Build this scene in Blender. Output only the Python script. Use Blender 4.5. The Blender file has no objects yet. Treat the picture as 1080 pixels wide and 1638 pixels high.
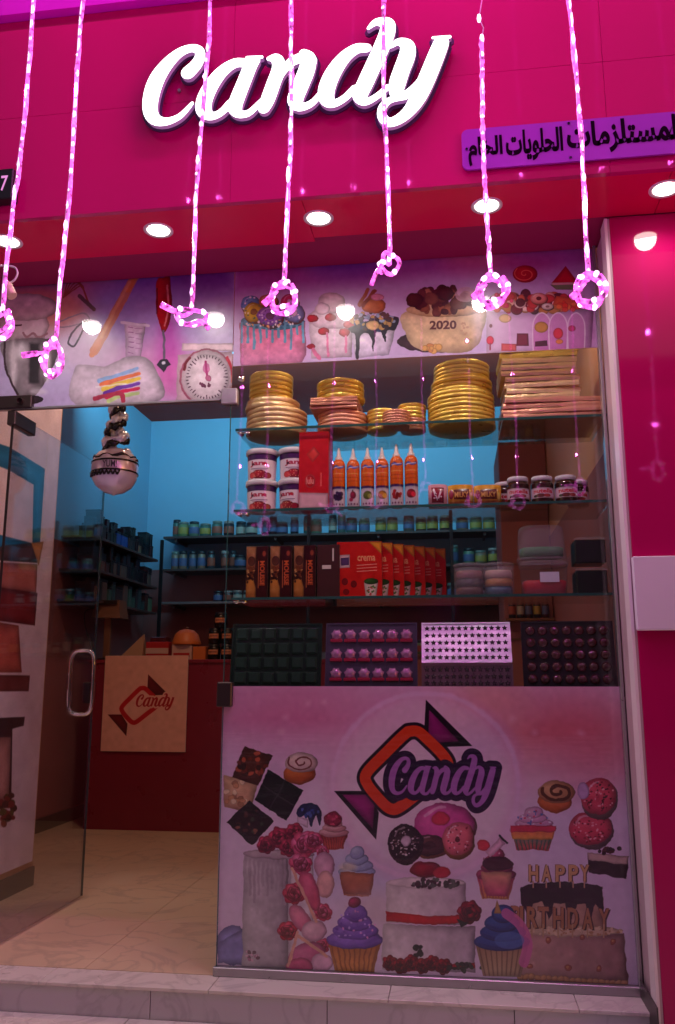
import bpy, math, random
import numpy as np
from mathutils import Vector, Matrix
random.seed(7); rng = np.random.default_rng(11)
SC = bpy.context.scene; COL = SC.collection
PI = math.pi
# ------------------------------------------------------------------ camera
D, EYE = 3.12, 1.017
PITCH, YAW, FPX = 0.19508, 0.13857, 1350.0
cam_d = bpy.data.cameras.new('camera'); cam = bpy.data.objects.new('camera', cam_d); COL.objects.link(cam)
cam.location = (0, -D, EYE); cam.rotation_euler = (PI/2 + PITCH, 0, YAW)
cam_d.sensor_fit = 'VERTICAL'; cam_d.sensor_height = 36; cam_d.lens = FPX/1638*36
cam_d.clip_start = 0.05; cam_d.clip_end = 300
SC.camera = cam
# ------------------------------------------------------------------ world, sun, exposure
w = bpy.data.worlds.new('World'); SC.world = w; w.use_nodes = True
nt = w.node_tree; nt.nodes.clear()
sky = nt.nodes.new('ShaderNodeTexSky'); sky.sky_type = 'NISHITA'; sky.sun_disc = False
sky.sun_elevation = math.radians(1.0); sky.sun_rotation = math.radians(120)
bg = nt.nodes.new('ShaderNodeBackground'); bg.inputs[1].default_value = 0.34
wo = nt.nodes.new('ShaderNodeOutputWorld')
nt.links.new(sky.outputs[0], bg.inputs[0]); nt.links.new(bg.outputs[0], wo.inputs[0])
sun_d = bpy.data.lights.new('sun', 'SUN'); sun_d.energy = 0.03; sun_d.angle = math.radians(20); sun_d.color = (1, .75, .7)
sun = bpy.data.objects.new('sun', sun_d); COL.objects.link(sun)
sun.rotation_euler = (math.radians(80), 0, math.radians(-60))
SC.view_settings.view_transform = 'Standard'; SC.view_settings.look = 'None'
SC.view_settings.gamma = 1; SC.view_settings.use_curve_mapping = False
SC.view_settings.exposure = 0.0
SC.cycles.max_bounces = 10; SC.cycles.transparent_max_bounces = 32
SC.cycles.sample_clamp_indirect = 4
STRING_POWER, DOWN_POWER, WARM_POWER, BLUE_POWER, DISPLAY_POWER = 13.5, 18.5, 60.0, 60.0, 5.5

# ------------------------------------------------------------------ helpers
def lin(c):
    return tuple((v/12.92 if v <= .04045 else ((v+.055)/1.055)**2.4) for v in (x/255 for x in c))
def tag(o, label=None, cat=None, group=None, kind=None):
    if label: o['label'] = label
    if cat: o['category'] = cat
    if group: o['group'] = group
    if kind: o['kind'] = kind
    return o
def thing(name, label, cat, loc=(0, 0, 0), group=None):
    o = bpy.data.objects.new(name, None); COL.objects.link(o); o.location = loc
    o.empty_display_size = .05
    return tag(o, label, cat, group)
def base_of(p):
    v = Vector((0, 0, 0))
    while p: v += Vector(p.location); p = p.parent
    return v
def copy_tree(o, parent=None):
    c = o.copy(); COL.objects.link(c); c.parent = parent
    for ch in KIDS.get(o.name, []): copy_tree(ch, c)
    KIDS_COPY.append((o.name, c))
    return c
KIDS = {}; KIDS_COPY = []
def clone(o, loc, rz=0, label=None, group=None):
    c = copy_tree(o); c.location = loc; c.rotation_euler = (0, 0, rz)
    if label: c['label'] = label
    if group: c['group'] = group
    return c

def mat(name, col, rough=.5, metal=0, spec=.5, coat=0, emit=None, es=0, bump=0, bscale=40, var=0, vscale=6, trans=0, alpha=1, bdist=.002):
    m = bpy.data.materials.new(name); m.use_nodes = True
    n = m.node_tree; b = n.nodes['Principled BSDF']
    c = tuple(col[:3]) + (1,)
    b.inputs['Base Color'].default_value = c
    b.inputs['Roughness'].default_value = rough; b.inputs['Metallic'].default_value = metal
    b.inputs['Specular IOR Level'].default_value = spec; b.inputs['Coat Weight'].default_value = coat
    b.inputs['Coat Roughness'].default_value = .05
    b.inputs['Transmission Weight'].default_value = trans; b.inputs['Alpha'].default_value = alpha
    if emit: b.inputs['Emission Color'].default_value = tuple(emit)+(1,); b.inputs['Emission Strength'].default_value = es
    if var or bump:
        tc = n.nodes.new('ShaderNodeTexCoord')
        nz = n.nodes.new('ShaderNodeTexNoise'); nz.inputs['Scale'].default_value = vscale; nz.inputs['Detail'].default_value = 6
        n.links.new(tc.outputs['Object'], nz.inputs[0])
        if var:
            mx = n.nodes.new('ShaderNodeMix'); mx.data_type = 'RGBA'
            mx.inputs[6].default_value = tuple(v*(1-var) for v in col[:3])+(1,)
            mx.inputs[7].default_value = tuple(min(1, v*(1+var)) for v in col[:3])+(1,)
            n.links.new(nz.outputs[0], mx.inputs[0]); n.links.new(mx.outputs[2], b.inputs['Base Color'])
            rr = n.nodes.new('ShaderNodeMath'); rr.operation = 'MULTIPLY_ADD'; rr.inputs[1].default_value = .25; rr.inputs[2].default_value = max(0, rough-.12)
            n.links.new(nz.outputs[0], rr.inputs[0]); n.links.new(rr.outputs[0], b.inputs['Roughness'])
        if bump:
            n2 = n.nodes.new('ShaderNodeTexNoise'); n2.inputs['Scale'].default_value = bscale; n2.inputs['Detail'].default_value = 4
            n.links.new(tc.outputs['Object'], n2.inputs[0])
            bp = n.nodes.new('ShaderNodeBump'); bp.inputs['Strength'].default_value = bump; bp.inputs['Distance'].default_value = bdist
            n.links.new(n2.outputs[0], bp.inputs['Height']); n.links.new(bp.outputs[0], b.inputs['Normal'])
    return m
def marble(name, base, vein, scale=3, rough=.18, amt=.35):
    m = mat(name, base, rough); n = m.node_tree; b = n.nodes['Principled BSDF']
    g = n.nodes.new('ShaderNodeNewGeometry')
    nz = n.nodes.new('ShaderNodeTexNoise'); nz.inputs['Scale'].default_value = scale; nz.inputs['Detail'].default_value = 8; nz.inputs['Distortion'].default_value = 1.6
    n.links.new(g.outputs['Position'], nz.inputs[0])
    r = n.nodes.new('ShaderNodeValToRGB'); e = r.color_ramp.elements
    e[0].position = .47; e[0].color = (0, 0, 0, 1); e[1].position = .53; e[1].color = (0, 0, 0, 1)
    k = e.new(.5); k.color = (amt, amt, amt, 1)
    n.links.new(nz.outputs[0], r.inputs[0])
    mx = n.nodes.new('ShaderNodeMix'); mx.data_type = 'RGBA'
    n2 = n.nodes.new('ShaderNodeTexNoise'); n2.inputs['Scale'].default_value = 1.7; n2.inputs['Detail'].default_value = 5
    n.links.new(g.outputs['Position'], n2.inputs[0])
    m2 = n.nodes.new('ShaderNodeMix'); m2.data_type = 'RGBA'
    m2.inputs[6].default_value = tuple(v*.85 for v in base)+(1,); m2.inputs[7].default_value = tuple(min(1, v*1.12) for v in base)+(1,)
    n.links.new(n2.outputs[0], m2.inputs[0]); n.links.new(m2.outputs[2], mx.inputs[6])
    mx.inputs[7].default_value = tuple(vein)+(1,)
    n.links.new(r.outputs[0], mx.inputs[0]); n.links.new(mx.outputs[2], b.inputs['Base Color'])
    rr = n.nodes.new('ShaderNodeMath'); rr.operation = 'MULTIPLY_ADD'; rr.inputs[1].default_value = .3; rr.inputs[2].default_value = rough-.08
    n.links.new(n2.outputs[0], rr.inputs[0]); n.links.new(rr.outputs[0], b.inputs['Roughness'])
    return m
def glass(name, tint=(.9, .93, .92), refl=.05, rough=0.0):
    m = bpy.data.materials.new(name); m.use_nodes = True; n = m.node_tree; n.nodes.clear()
    o = n.nodes.new('ShaderNodeOutputMaterial'); mx = n.nodes.new('ShaderNodeMixShader')
    t = n.nodes.new('ShaderNodeBsdfTransparent'); t.inputs[0].default_value = tuple(tint)+(1,)
    g = n.nodes.new('ShaderNodeBsdfGlossy'); g.inputs['Roughness'].default_value = rough; g.inputs[0].default_value = (1, 1, 1, 1)
    lw = n.nodes.new('ShaderNodeLayerWeight'); lw.inputs[0].default_value = .5
    p = n.nodes.new('ShaderNodeMath'); p.operation = 'POWER'; p.inputs[1].default_value = 5
    q = n.nodes.new('ShaderNodeMath'); q.operation = 'MULTIPLY_ADD'; q.inputs[1].default_value = .9; q.inputs[2].default_value = refl
    n.links.new(lw.outputs['Facing'], p.inputs[0]); n.links.new(p.outputs[0], q.inputs[0]); n.links.new(q.outputs[0], mx.inputs[0])
    n.links.new(t.outputs[0], mx.inputs[1]); n.links.new(g.outputs[0], mx.inputs[2]); n.links.new(mx.outputs[0], o.inputs[0])
    return m
def image_mat(name, arr, rough=.35, spec=.5, coat=0, bump=0):
    """arr: rows top-down, sRGB 0..1"""
    h, w_ = arr.shape[:2]
    im = bpy.data.images.new(name, w_, h)
    px = np.ones((h, w_, 4), dtype=np.float32); px[..., :3] = np.clip(arr[::-1], 0, 1)
    im.pixels.foreach_set(px.ravel()); im.update()
    m = mat(name, (.8, .8, .8), rough, spec=spec, coat=coat, bump=bump, bscale=12, bdist=.004); n = m.node_tree
    t = n.nodes.new('ShaderNodeTexImage'); t.image = im; t.extension = 'EXTEND'
    n.links.new(t.outputs[0], n.nodes['Principled BSDF'].inputs['Base Color'])
    return m

class MB:
    """collects polygons; build() links them as one mesh object"""
    def __init__(s): s.v = []; s.f = []; s.mi = []; s.uv = []; s.sm = []
    def face(s, pts, mi=0, uv=None, smooth=False):
        i = len(s.v); s.v += [tuple(p) for p in pts]; s.f.append(tuple(range(i, i+len(pts)))); s.mi.append(mi); s.sm.append(smooth)
        s.uv.append(uv or [(0, 0)]*len(pts))
    def box(s, x0, y0, z0, x1, y1, z1, mi=0, front=None, bev=0):
        P = lambda a, b, c: (a, b, c)
        u = [(0, 0), (1, 0), (1, 1), (0, 1)]
        fm = mi if front is None else front
        if bev:
            b = bev; i0 = len(s.v)
            # chamfered box: 24 vertices
            def q(pts, m=mi, uv=None): s.face(pts, m, uv)
            q([(x0+b, y0, z0+b), (x1-b, y0, z0+b), (x1-b, y0, z1-b), (x0+b, y0, z1-b)], fm, u)
            q([(x1-b, y1, z0+b), (x0+b, y1, z0+b), (x0+b, y1, z1-b), (x1-b, y1, z1-b)], mi, u)
            q([(x0, y1-b, z0+b), (x0, y0+b, z0+b), (x0, y0+b, z1-b), (x0, y1-b, z1-b)], mi, u)
            q([(x1, y0+b, z0+b), (x1, y1-b, z0+b), (x1, y1-b, z1-b), (x1, y0+b, z1-b)], mi, u)
            q([(x0+b, y0+b, z1), (x1-b, y0+b, z1), (x1-b, y1-b, z1), (x0+b, y1-b, z1)], mi, u)
            q([(x0+b, y1-b, z0), (x1-b, y1-b, z0), (x1-b, y0+b, z0), (x0+b, y0+b, z0)], mi, u)
            for sx, X in ((1, x0), (-1, x1)):
                q([(X, y0+b, z0+b), (X+sx*b, y0, z0+b), (X+sx*b, y0, z1-b), (X, y0+b, z1-b)])
                q([(X, y1-b, z0+b), (X+sx*b, y1, z0+b), (X+sx*b, y1, z1-b), (X, y1-b, z1-b)])
                for sz, Z in ((1, z0), (-1, z1)):
                    q([(X, y0+b, Z+sz*b), (X, y1-b, Z+sz*b), (X+sx*b, y1-b, Z), (X+sx*b, y0+b, Z)])
                    for sy, Y in ((1, y0), (-1, y1)):
                        q([(X, Y+sy*b, Z+sz*b), (X+sx*b, Y, Z+sz*b), (X+sx*b, Y+sy*b, Z)])
            for sy, Y in ((1, y0), (-1, y1)):
                for sz, Z in ((1, z0), (-1, z1)):
                    q([(x0+b, Y, Z+sz*b), (x1-b, Y, Z+sz*b), (x1-b, Y+sy*b, Z), (x0+b, Y+sy*b, Z)])
            return s
        s.face([P(x0, y0, z0), P(x1, y0, z0), P(x1, y0, z1), P(x0, y0, z1)], fm, u)
        s.face([P(x1, y1, z0), P(x0, y1, z0), P(x0, y1, z1), P(x1, y1, z1)], mi, u)
        s.face([P(x0, y1, z0), P(x0, y0, z0), P(x0, y0, z1), P(x0, y1, z1)], mi, u)
        s.face([P(x1, y0, z0), P(x1, y1, z0), P(x1, y1, z1), P(x1, y0, z1)], mi, u)
        s.face([P(x0, y0, z1), P(x1, y0, z1), P(x1, y1, z1), P(x0, y1, z1)], mi, u)
        s.face([P(x0, y1, z0), P(x1, y1, z0), P(x1, y0, z0), P(x0, y0, z0)], mi, u)
        return s
    def lathe(s, prof, c=(0, 0, 0), n=24, mi=0, ax='z', smooth=True, wob=None):
        """prof: [(r,z)...] bottom to top; u runs once round starting at the back, so the front (-y) is u=.5"""
        L = len(prof)
        def pt(j, k):
            a = PI/2 + 2*PI*k/n; r, z = prof[j]
            if wob: r *= wob(a, z)
            x, y = r*math.cos(a), r*math.sin(a)
            if ax == 'y': return (c[0]+x, c[1]+z, c[2]+y)
            if ax == 'x': return (c[0]+z, c[1]+x, c[2]+y)
            return (c[0]+x, c[1]+y, c[2]+z)
        z0, z1 = prof[0][1], prof[-1][1]; dz = (z1-z0) or 1
        for j in range(L-1):
            for k in range(n):
                s.face([pt(j, k), pt(j, k+1), pt(j+1, k+1), pt(j+1, k)], mi,
                       [(k/n, (prof[j][1]-z0)/dz), ((k+1)/n, (prof[j][1]-z0)/dz), ((k+1)/n, (prof[j+1][1]-z0)/dz), (k/n, (prof[j+1][1]-z0)/dz)], smooth)
        return s
    def tube(s, pts, r, n=8, mi=0, closed=False, caps=True):
        P = [Vector(p) for p in pts]; R = r if hasattr(r, '__len__') else [r]*len(P)
        rings = []; N = len(P); up = None
        for i in range(N):
            a = P[(i-1) % N] if (i or closed) else P[0]; b = P[(i+1) % N] if (i < N-1 or closed) else P[-1]
            t = (b-a).normalized()
            if up is None: up = t.orthogonal().normalized()
            up = (up - t*up.dot(t)); up = up.normalized() if up.length > 1e-6 else t.orthogonal().normalized()
            sd = t.cross(up)
            rings.append([P[i]+(up*math.cos(2*PI*k/n)+sd*math.sin(2*PI*k/n))*R[i] for k in range(n)])
        for i in range(N if closed else N-1):
            A, B = rings[i], rings[(i+1) % N]
            for k in range(n): s.face([A[k], A[(k+1) % n], B[(k+1) % n], B[k]], mi, None, True)
        if caps and not closed: s.face(rings[0][::-1], mi); s.face(rings[-1], mi)
        return s
    def build(s, name, mats, parent=None, **tags):
        if not isinstance(mats, (list, tuple)): mats = [mats]
        off = base_of(parent)
        me = bpy.data.meshes.new(name)
        me.from_pydata([(a-off.x, b-off.y, c-off.z) for a, b, c in s.v], [], s.f)
        for m in mats: me.materials.append(m)
        me.polygons.foreach_set('material_index', s.mi)
        me.polygons.foreach_set('use_smooth', s.sm)
        ul = me.uv_layers.new(name='UVMap')
        ul.data.foreach_set('uv', [c for f in s.uv for p in f for c in p])
        import bmesh
        b = bmesh.new(); b.from_mesh(me); bmesh.ops.remove_doubles(b, verts=b.verts, dist=1e-6); bmesh.ops.recalc_face_normals(b, faces=b.faces); b.to_mesh(me); b.free()
        o = bpy.data.objects.new(name, me); COL.objects.link(o)
        if parent: o.parent = parent; KIDS.setdefault(parent.name, []).append(o)
        if tags: tag(o, **tags)
        return o
def share(src, name, loc, parent, rot=None):
    """another object on the same mesh; loc in world coordinates"""
    o = bpy.data.objects.new(name, src.data); COL.objects.link(o)
    o.parent = parent; o.location = Vector(loc)-base_of(parent)
    if rot: o.rotation_euler = rot
    KIDS.setdefault(parent.name, []).append(o)
    return o
ORD = ['lowest', 'second', 'third', 'fourth', 'fifth', 'sixth', 'seventh', 'eighth', 'ninth', 'tenth', 'eleventh', 'twelfth', 'thirteenth', 'fourteenth', 'fifteenth', 'sixteenth', 'seventeenth', 'eighteenth', 'nineteenth', 'twentieth']
NTH = ['first']+ORD[1:]

# ---- the survey of the facade: direction of a point of the photograph, and where it meets a wall
F_ = np.array([-math.sin(YAW)*math.cos(PITCH), math.cos(YAW)*math.cos(PITCH), math.sin(PITCH)])
R_ = np.array([math.cos(YAW), math.sin(YAW), 0]); U_ = np.cross(R_, F_)
def on_y(x, y, Y=0.0):
    d = F_+R_*(x-540)/FPX-U_*(y-819)/FPX; t = (Y+D)/d[1]; return (d[0]*t, EYE+d[2]*t)
def on_x(x, y, X):
    d = F_+R_*(x-540)/FPX-U_*(y-819)/FPX; t = X/d[0]; return (d[1]*t-D, EYE+d[2]*t)

# ------------------------------------------------------------------ 2D shapes: signed distances, painting, contours
def smooth_pts(p, closed=True, k=6):
    p = [np.array(a, float) for a in p]; n = len(p); out = []
    rngi = range(n) if closed else range(n-1)
    for i in rngi:
        if closed: a, b, c, d = p[i-1], p[i], p[(i+1) % n], p[(i+2) % n]
        else: a, b, c, d = p[max(i-1, 0)], p[i], p[i+1], p[min(i+2, n-1)]
        for j in range(k):
            t = j/k
            out.append(.5*((2*b)+(-a+c)*t+(2*a-5*b+4*c-d)*t*t+(-a+3*b-3*c+d)*t**3))
    if not closed: out.append(p[-1])
    return out
def sd_poly(P, X, Y):
    d = np.full(X.shape, 1e9); ins = np.zeros(X.shape, bool); n = len(P)
    for i in range(n):
        ax, ay = P[i-1]; bx, by = P[i]; ex, ey = bx-ax, by-ay; L = ex*ex+ey*ey
        if L < 1e-12: continue
        t = np.clip(((X-ax)*ex+(Y-ay)*ey)/L, 0, 1)
        d = np.minimum(d, np.hypot(X-ax-t*ex, Y-ay-t*ey))
        if ay != by:
            c = ((ay > Y) != (by > Y)) & (X < (bx-ax)*(Y-ay)/(by-ay)+ax); ins ^= c
    return np.where(ins, -d, d)
def sd_stroke(P, R, X, Y):
    d = np.full(X.shape, 1e9)
    for i in range(len(P)-1):
        ax, ay = P[i]; bx, by = P[i+1]; ex, ey = bx-ax, by-ay; L = ex*ex+ey*ey
        t = np.clip(((X-ax)*ex+(Y-ay)*ey)/max(L, 1e-12), 0, 1)
        d = np.minimum(d, np.hypot(X-ax-t*ex, Y-ay-t*ey)-(R[i]+(R[i+1]-R[i])*t))
    return d
class Canvas:
    """a flat print: painted in the metres of its own sheet"""
    def __init__(s, u0, v0, u1, v1, ppm, f, base=(255, 255, 255)):
        s.u0, s.v0, s.u1, s.v1, s.k, s.f = u0, v0, u1, v1, ppm, f
        s.W, s.H = int((u1-u0)*ppm), int((v1-v0)*ppm)
        s.a = np.ones((s.H, s.W, 3), np.float32)*(np.array(base, np.float32)/255)
        s.mpp = .0024; s.rim = .34; s.cov = np.zeros((s.H, s.W), np.float32)
    def m(s, p):
        u, v = s.f(*p); return ((u-s.u0)*s.k, (s.v1-v)*s.k)
    def win(s, P, pad):
        xs = [p[0] for p in P]; ys = [p[1] for p in P]
        x0, x1 = max(0, int(min(xs)-pad)), min(s.W, int(max(xs)+pad)+2); y0, y1 = max(0, int(min(ys)-pad)), min(s.H, int(max(ys)+pad)+2)
        if x0 >= x1 or y0 >= y1: return None
        Y, X = np.mgrid[y0:y1, x0:x1]; return (slice(y0, y1), slice(x0, x1)), X+.5, Y+.5
    def put(s, sl, cov, col):
        if callable(col): c = col
        cov = cov[..., None]; s.a[sl] = s.a[sl]*(1-cov)+(np.array(col, np.float32)/255 if not isinstance(col, np.ndarray) else col)*cov
    def shade(s, P, X, Y, col, col2, dirn):
        if col2 is None: return np.array(col, np.float32)/255
        xs = [p[0] for p in P]; ys = [p[1] for p in P]
        if dirn == 'v': t = (Y-min(ys))/max(1, max(ys)-min(ys))
        elif dirn == 'h': t = (X-min(xs))/max(1, max(xs)-min(xs))
        else:
            cx, cy = (max(xs)+min(xs))/2, (max(ys)+min(ys))/2
            t = np.hypot((X-cx)/max(1, (max(xs)-min(xs))/2)+.3, (Y-cy)/max(1, (max(ys)-min(ys))/2)+.3)/1.3
        t = np.clip(t, 0, 1)[..., None]
        return (np.array(col, np.float32)*(1-t)+np.array(col2, np.float32)*t)/255
    def poly(s, pts, col, col2=None, g='v', a=1, sm=False, soft=0, grow=0):
        if sm: pts = smooth_pts(pts)
        P = [s.m(p) for p in pts]; sf = max(.7, soft*s.mpp*s.k); wn = s.win(P, sf*1.5+grow*s.mpp*s.k)
        if wn is None: return s
        sl, X, Y = wn; d = sd_poly(P, X, Y)-grow*s.mpp*s.k
        cov = np.clip(.5-d/(2*sf), 0, 1) if not soft else np.clip(.5-d/(2*sf), 0, 1)**1.3
        if not soft and a > .5: s.cov[sl] = np.maximum(s.cov[sl], cov)
        C_ = s.shade(P, X, Y, col, col2, g).astype(np.float32)
        if not soft and a > .9:
            sz = min(max(p[0] for p in P)-min(p[0] for p in P), max(p[1] for p in P)-min(p[1] for p in P))
            if sz > 9:
                wd = max(3., sz*.22); rim = np.clip(1+d/wd, 0, 1)**1.6
                sideways = (X-min(p[0] for p in P))/max(1, max(p[0] for p in P)-min(p[0] for p in P))
                C_ = C_*(1-s.rim*rim*(.55+.6*sideways))[..., None]
                C_ = np.broadcast_to(C_, X.shape+(3,)).astype(np.float32)
        s.put(sl, (cov*a).astype(np.float32), C_)
        return s
    def ell(s, cx, cy, rx, ry, col, col2=None, g='r', a=1, rot=0, soft=0, grow=0):
        c, q = math.cos(rot), math.sin(rot)
        return s.poly([(cx+rx*math.cos(t)*c-ry*math.sin(t)*q, cy+rx*math.cos(t)*q+ry*math.sin(t)*c) for t in np.linspace(0, 2*PI, 22)[:-1]], col, col2, g, a, False, soft, grow)
    def line(s, pts, r, col, a=1, closed=False, sm=True, soft=0, r2=None):
        if closed: pts = list(pts)+[pts[0]]
        n0 = len(pts)
        if sm: pts = smooth_pts(pts, False)
        P = [s.m(p) for p in pts]; k = s.mpp*s.k
        R = [(r+((r2 if r2 is not None else r)-r)*i/max(1, len(P)-1))*k for i in range(len(P))]
        sf = max(.7, soft*k); wn = s.win(P, max(R)+sf*1.5)
        if wn is None: return s
        sl, X, Y = wn; d = sd_stroke(P, R, X, Y)
        s.put(sl, (np.clip(.5-d/(2*sf), 0, 1)*a).astype(np.float32), np.array(col, np.float32)/255)
        return s
    def dots(s, cx, cy, rx, ry, n, r, cols, a=1):
        for i in range(n):
            t, q = random.uniform(0, 2*PI), math.sqrt(random.random())
            s.ell(cx+rx*q*math.cos(t), cy+ry*q*math.sin(t), r*random.uniform(.6, 1.3), r*random.uniform(.6, 1.2), random.choice(cols), a=a)
        return s
    def grain(s, amt=.02, blotch=.03):
        s.a += rng.normal(0, amt, s.a.shape[:2]+(1,)).astype(np.float32)
        h, w_ = s.H//14+2, s.W//14+2; b = rng.normal(0, blotch, (h, w_))
        yi = np.linspace(0, h-1.01, s.H); xi = np.linspace(0, w_-1.01, s.W); y0 = yi.astype(int); x0 = xi.astype(int); fy = (yi-y0)[:, None]; fx = (xi-x0)[None]
        B = b[y0][:, x0]*(1-fy)*(1-fx)+b[y0+1][:, x0]*fy*(1-fx)+b[y0][:, x0+1]*(1-fy)*fx+b[y0+1][:, x0+1]*fy*fx
        s.a += B[..., None].astype(np.float32); s.a = np.clip(s.a, 0, 1); return s
    def field(s, cell, sd=1.0):
        h, w_ = s.H//cell+3, s.W//cell+3; b = rng.normal(0, sd, (h, w_))
        yi = np.linspace(0, h-1.01, s.H); xi = np.linspace(0, w_-1.01, s.W); y0 = yi.astype(int); x0 = xi.astype(int); fy = (yi-y0)[:, None]; fx = (xi-x0)[None]
        fy = fy*fy*(3-2*fy); fx = fx*fx*(3-2*fx)
        return b[y0][:, x0]*(1-fy)*(1-fx)+b[y0+1][:, x0]*fy*(1-fx)+b[y0][:, x0+1]*(1-fy)*fx+b[y0+1][:, x0+1]*fy*fx
    def organic(s, amp=3.0, lum=.14):
        """hand-made edges and mottled surfaces, as a photo print of food has"""
        dx = s.field(26, amp)+s.field(9, amp*.45); dy = s.field(26, amp)+s.field(9, amp*.45)
        Y, X = np.mgrid[0:s.H, 0:s.W]
        X = np.clip(X+dx, 0, s.W-1).astype(int); Y = np.clip(Y+dy, 0, s.H-1).astype(int); A = s.a[Y, X]
        k = s.cov[Y, X]+.12*(1-s.cov[Y, X]); s.cov = s.cov[Y, X]   # the plain ground stays smooth
        L = s.field(30, .7)+s.field(10, .4)
        s.a = np.clip(A*(1+(lum*L*k)[..., None]), 0, 1).astype(np.float32); return s
    def tris(s, tris, col, a=1):
        T = [[s.m(p) for p in t] for t in tris]
        for t in T:
            wn = s.win(t, 2)
            if wn is None: continue
            sl, X, Y = wn; d = sd_poly(t, X, Y)
            s.put(sl, (np.clip(.62-d/1.2, 0, 1)*a).astype(np.float32), np.array(col, np.float32)/255)
        return s
def text_mesh(body, bold=0):
    c = bpy.data.curves.new('lettering', 'FONT'); c.body = body; c.offset = bold; c.resolution_u = 3
    o = bpy.data.objects.new('lettering', c); COL.objects.link(o); bpy.context.view_layer.update()
    me = bpy.data.meshes.new_from_object(o, depsgraph=bpy.context.evaluated_depsgraph_get())
    bpy.data.objects.remove(o); bpy.data.curves.remove(c)
    me.calc_loop_triangles()
    V = [(v.co.x, v.co.y) for v in me.vertices]; T = [tuple(V[i] for i in t.vertices) for t in me.loop_triangles]
    bpy.data.meshes.remove(me)
    xs = [p[0] for p in V]; ys = [p[1] for p in V]; x0, x1, y0, y1 = min(xs), max(xs), min(ys), max(ys)
    return [tuple(((p[0]-x0)/(x1-x0), (p[1]-y0)/(y1-y0)) for p in t) for t in T]   # unit square
def place_text(T, x0, y0, x1, y1, dy=0):
    """into photo box, y down; dy: rise of the line from start to end"""
    return [tuple((x0+u*(x1-x0), y1-v*(y1-y0)+dy*u) for u, v in t) for t in T]

def contours(d, iso=0.0):
    """closed loops of the field d (rows=v, cols=u) at iso; inside is d<iso"""
    H, W = d.shape; seg = {}
    def ip(r0, c0, r1, c1):
        a, b = d[r0, c0]-iso, d[r1, c1]-iso; t = a/(a-b); return (c0+(c1-c0)*t, r0+(r1-r0)*t)
    ins = d < iso
    code = ins[:-1, :-1]*1+ins[:-1, 1:]*2+ins[1:, 1:]*4+ins[1:, :-1]*8
    rr, cc = np.nonzero((code > 0) & (code < 15))
    T = {1: [(3, 0)], 2: [(0, 1)], 3: [(3, 1)], 4: [(1, 2)], 5: [(3, 2), (1, 0)], 6: [(0, 2)], 7: [(3, 2)], 8: [(2, 3)], 9: [(2, 0)], 10: [(0, 3), (2, 1)], 11: [(2, 1)], 12: [(1, 3)], 13: [(1, 0)], 14: [(0, 3)]}
    nxt = {}; pos = {}
    for r, c in zip(rr, cc):
        E = {0: ('h', r, c), 1: ('v', r, c+1), 2: ('h', r+1, c), 3: ('v', r, c)}
        for a, b in T[int(code[r, c])]:
            nxt[E[a]] = E[b]
    for e in nxt:
        k, r, c = e; pos[e] = ip(r, c, r, c+1) if k == 'h' else ip(r, c, r+1, c)
    loops = []; seen = set()
    for st in list(nxt):
        if st in seen: continue
        L = []; e = st
        while e in nxt and e not in seen: seen.add(e); L.append(pos[e]); e = nxt[e]
        if len(L) > 8: loops.append(L)
    return loops
def simplify(L, tol):
    out = [L[0]]; i = 0; n = len(L)
    while i < n-1:
        j = min(i+12, n-1)
        while j > i+1:
            a, b = np.array(L[i]), np.array(L[j]); e = b-a; l = np.hypot(*e) or 1
            M = np.array(L[i+1:j])-a
            if np.max(np.abs(M[:, 0]*e[1]-M[:, 1]*e[0]))/l < tol: break
            j -= 1
        out.append(L[j]); i = j
    return out[:-1] if len(out) > 4 else out
def curve_solid(name, loops, y_front, depth, mats, parent, bevel=0.0):
    """loops in (x,z) metres, extruded into a slab whose front is at y_front"""
    c = bpy.data.curves.new(name, 'CURVE'); c.dimensions = '2D'; c.fill_mode = 'BOTH'; c.extrude = depth/2
    if bevel: c.bevel_depth = bevel; c.bevel_resolution = 1
    for L in loops:
        sp = c.splines.new('POLY'); sp.points.add(len(L)-1)
        for i, (x, z) in enumerate(L): sp.points[i].co = (x, z, 0, 1)
        sp.use_cyclic_u = True
    o = bpy.data.objects.new(name, c); COL.objects.link(o); bpy.context.view_layer.update()
    me = bpy.data.meshes.new_from_object(o, depsgraph=bpy.context.evaluated_depsgraph_get())
    bpy.data.objects.remove(o); bpy.data.curves.remove(c)
    me.name = name; off = base_of(parent)
    for v in me.vertices:
        x, z, q = v.co; v.co = (x-off.x, y_front+depth/2-q-off.y, z-off.z)
    me.materials.clear()
    for m in mats: me.materials.append(m)
    me.update()
    for p in me.polygons: p.material_index = 0 if (len(mats) > 1 and p.normal.y < -.7 or len(mats) == 1) else 1
    if len(mats) > 1:
        # winding may be either way round: the front is the side nearest the street
        ymin = min(v.co.y for v in me.vertices)
        for p in me.polygons: p.material_index = 0 if all(abs(me.vertices[i].co.y-ymin) < 1e-4 for i in p.vertices) else 1
    ob = bpy.data.objects.new(name, me); COL.objects.link(ob)
    if parent: ob.parent = parent; KIDS.setdefault(parent.name, []).append(ob)
    return ob

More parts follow.
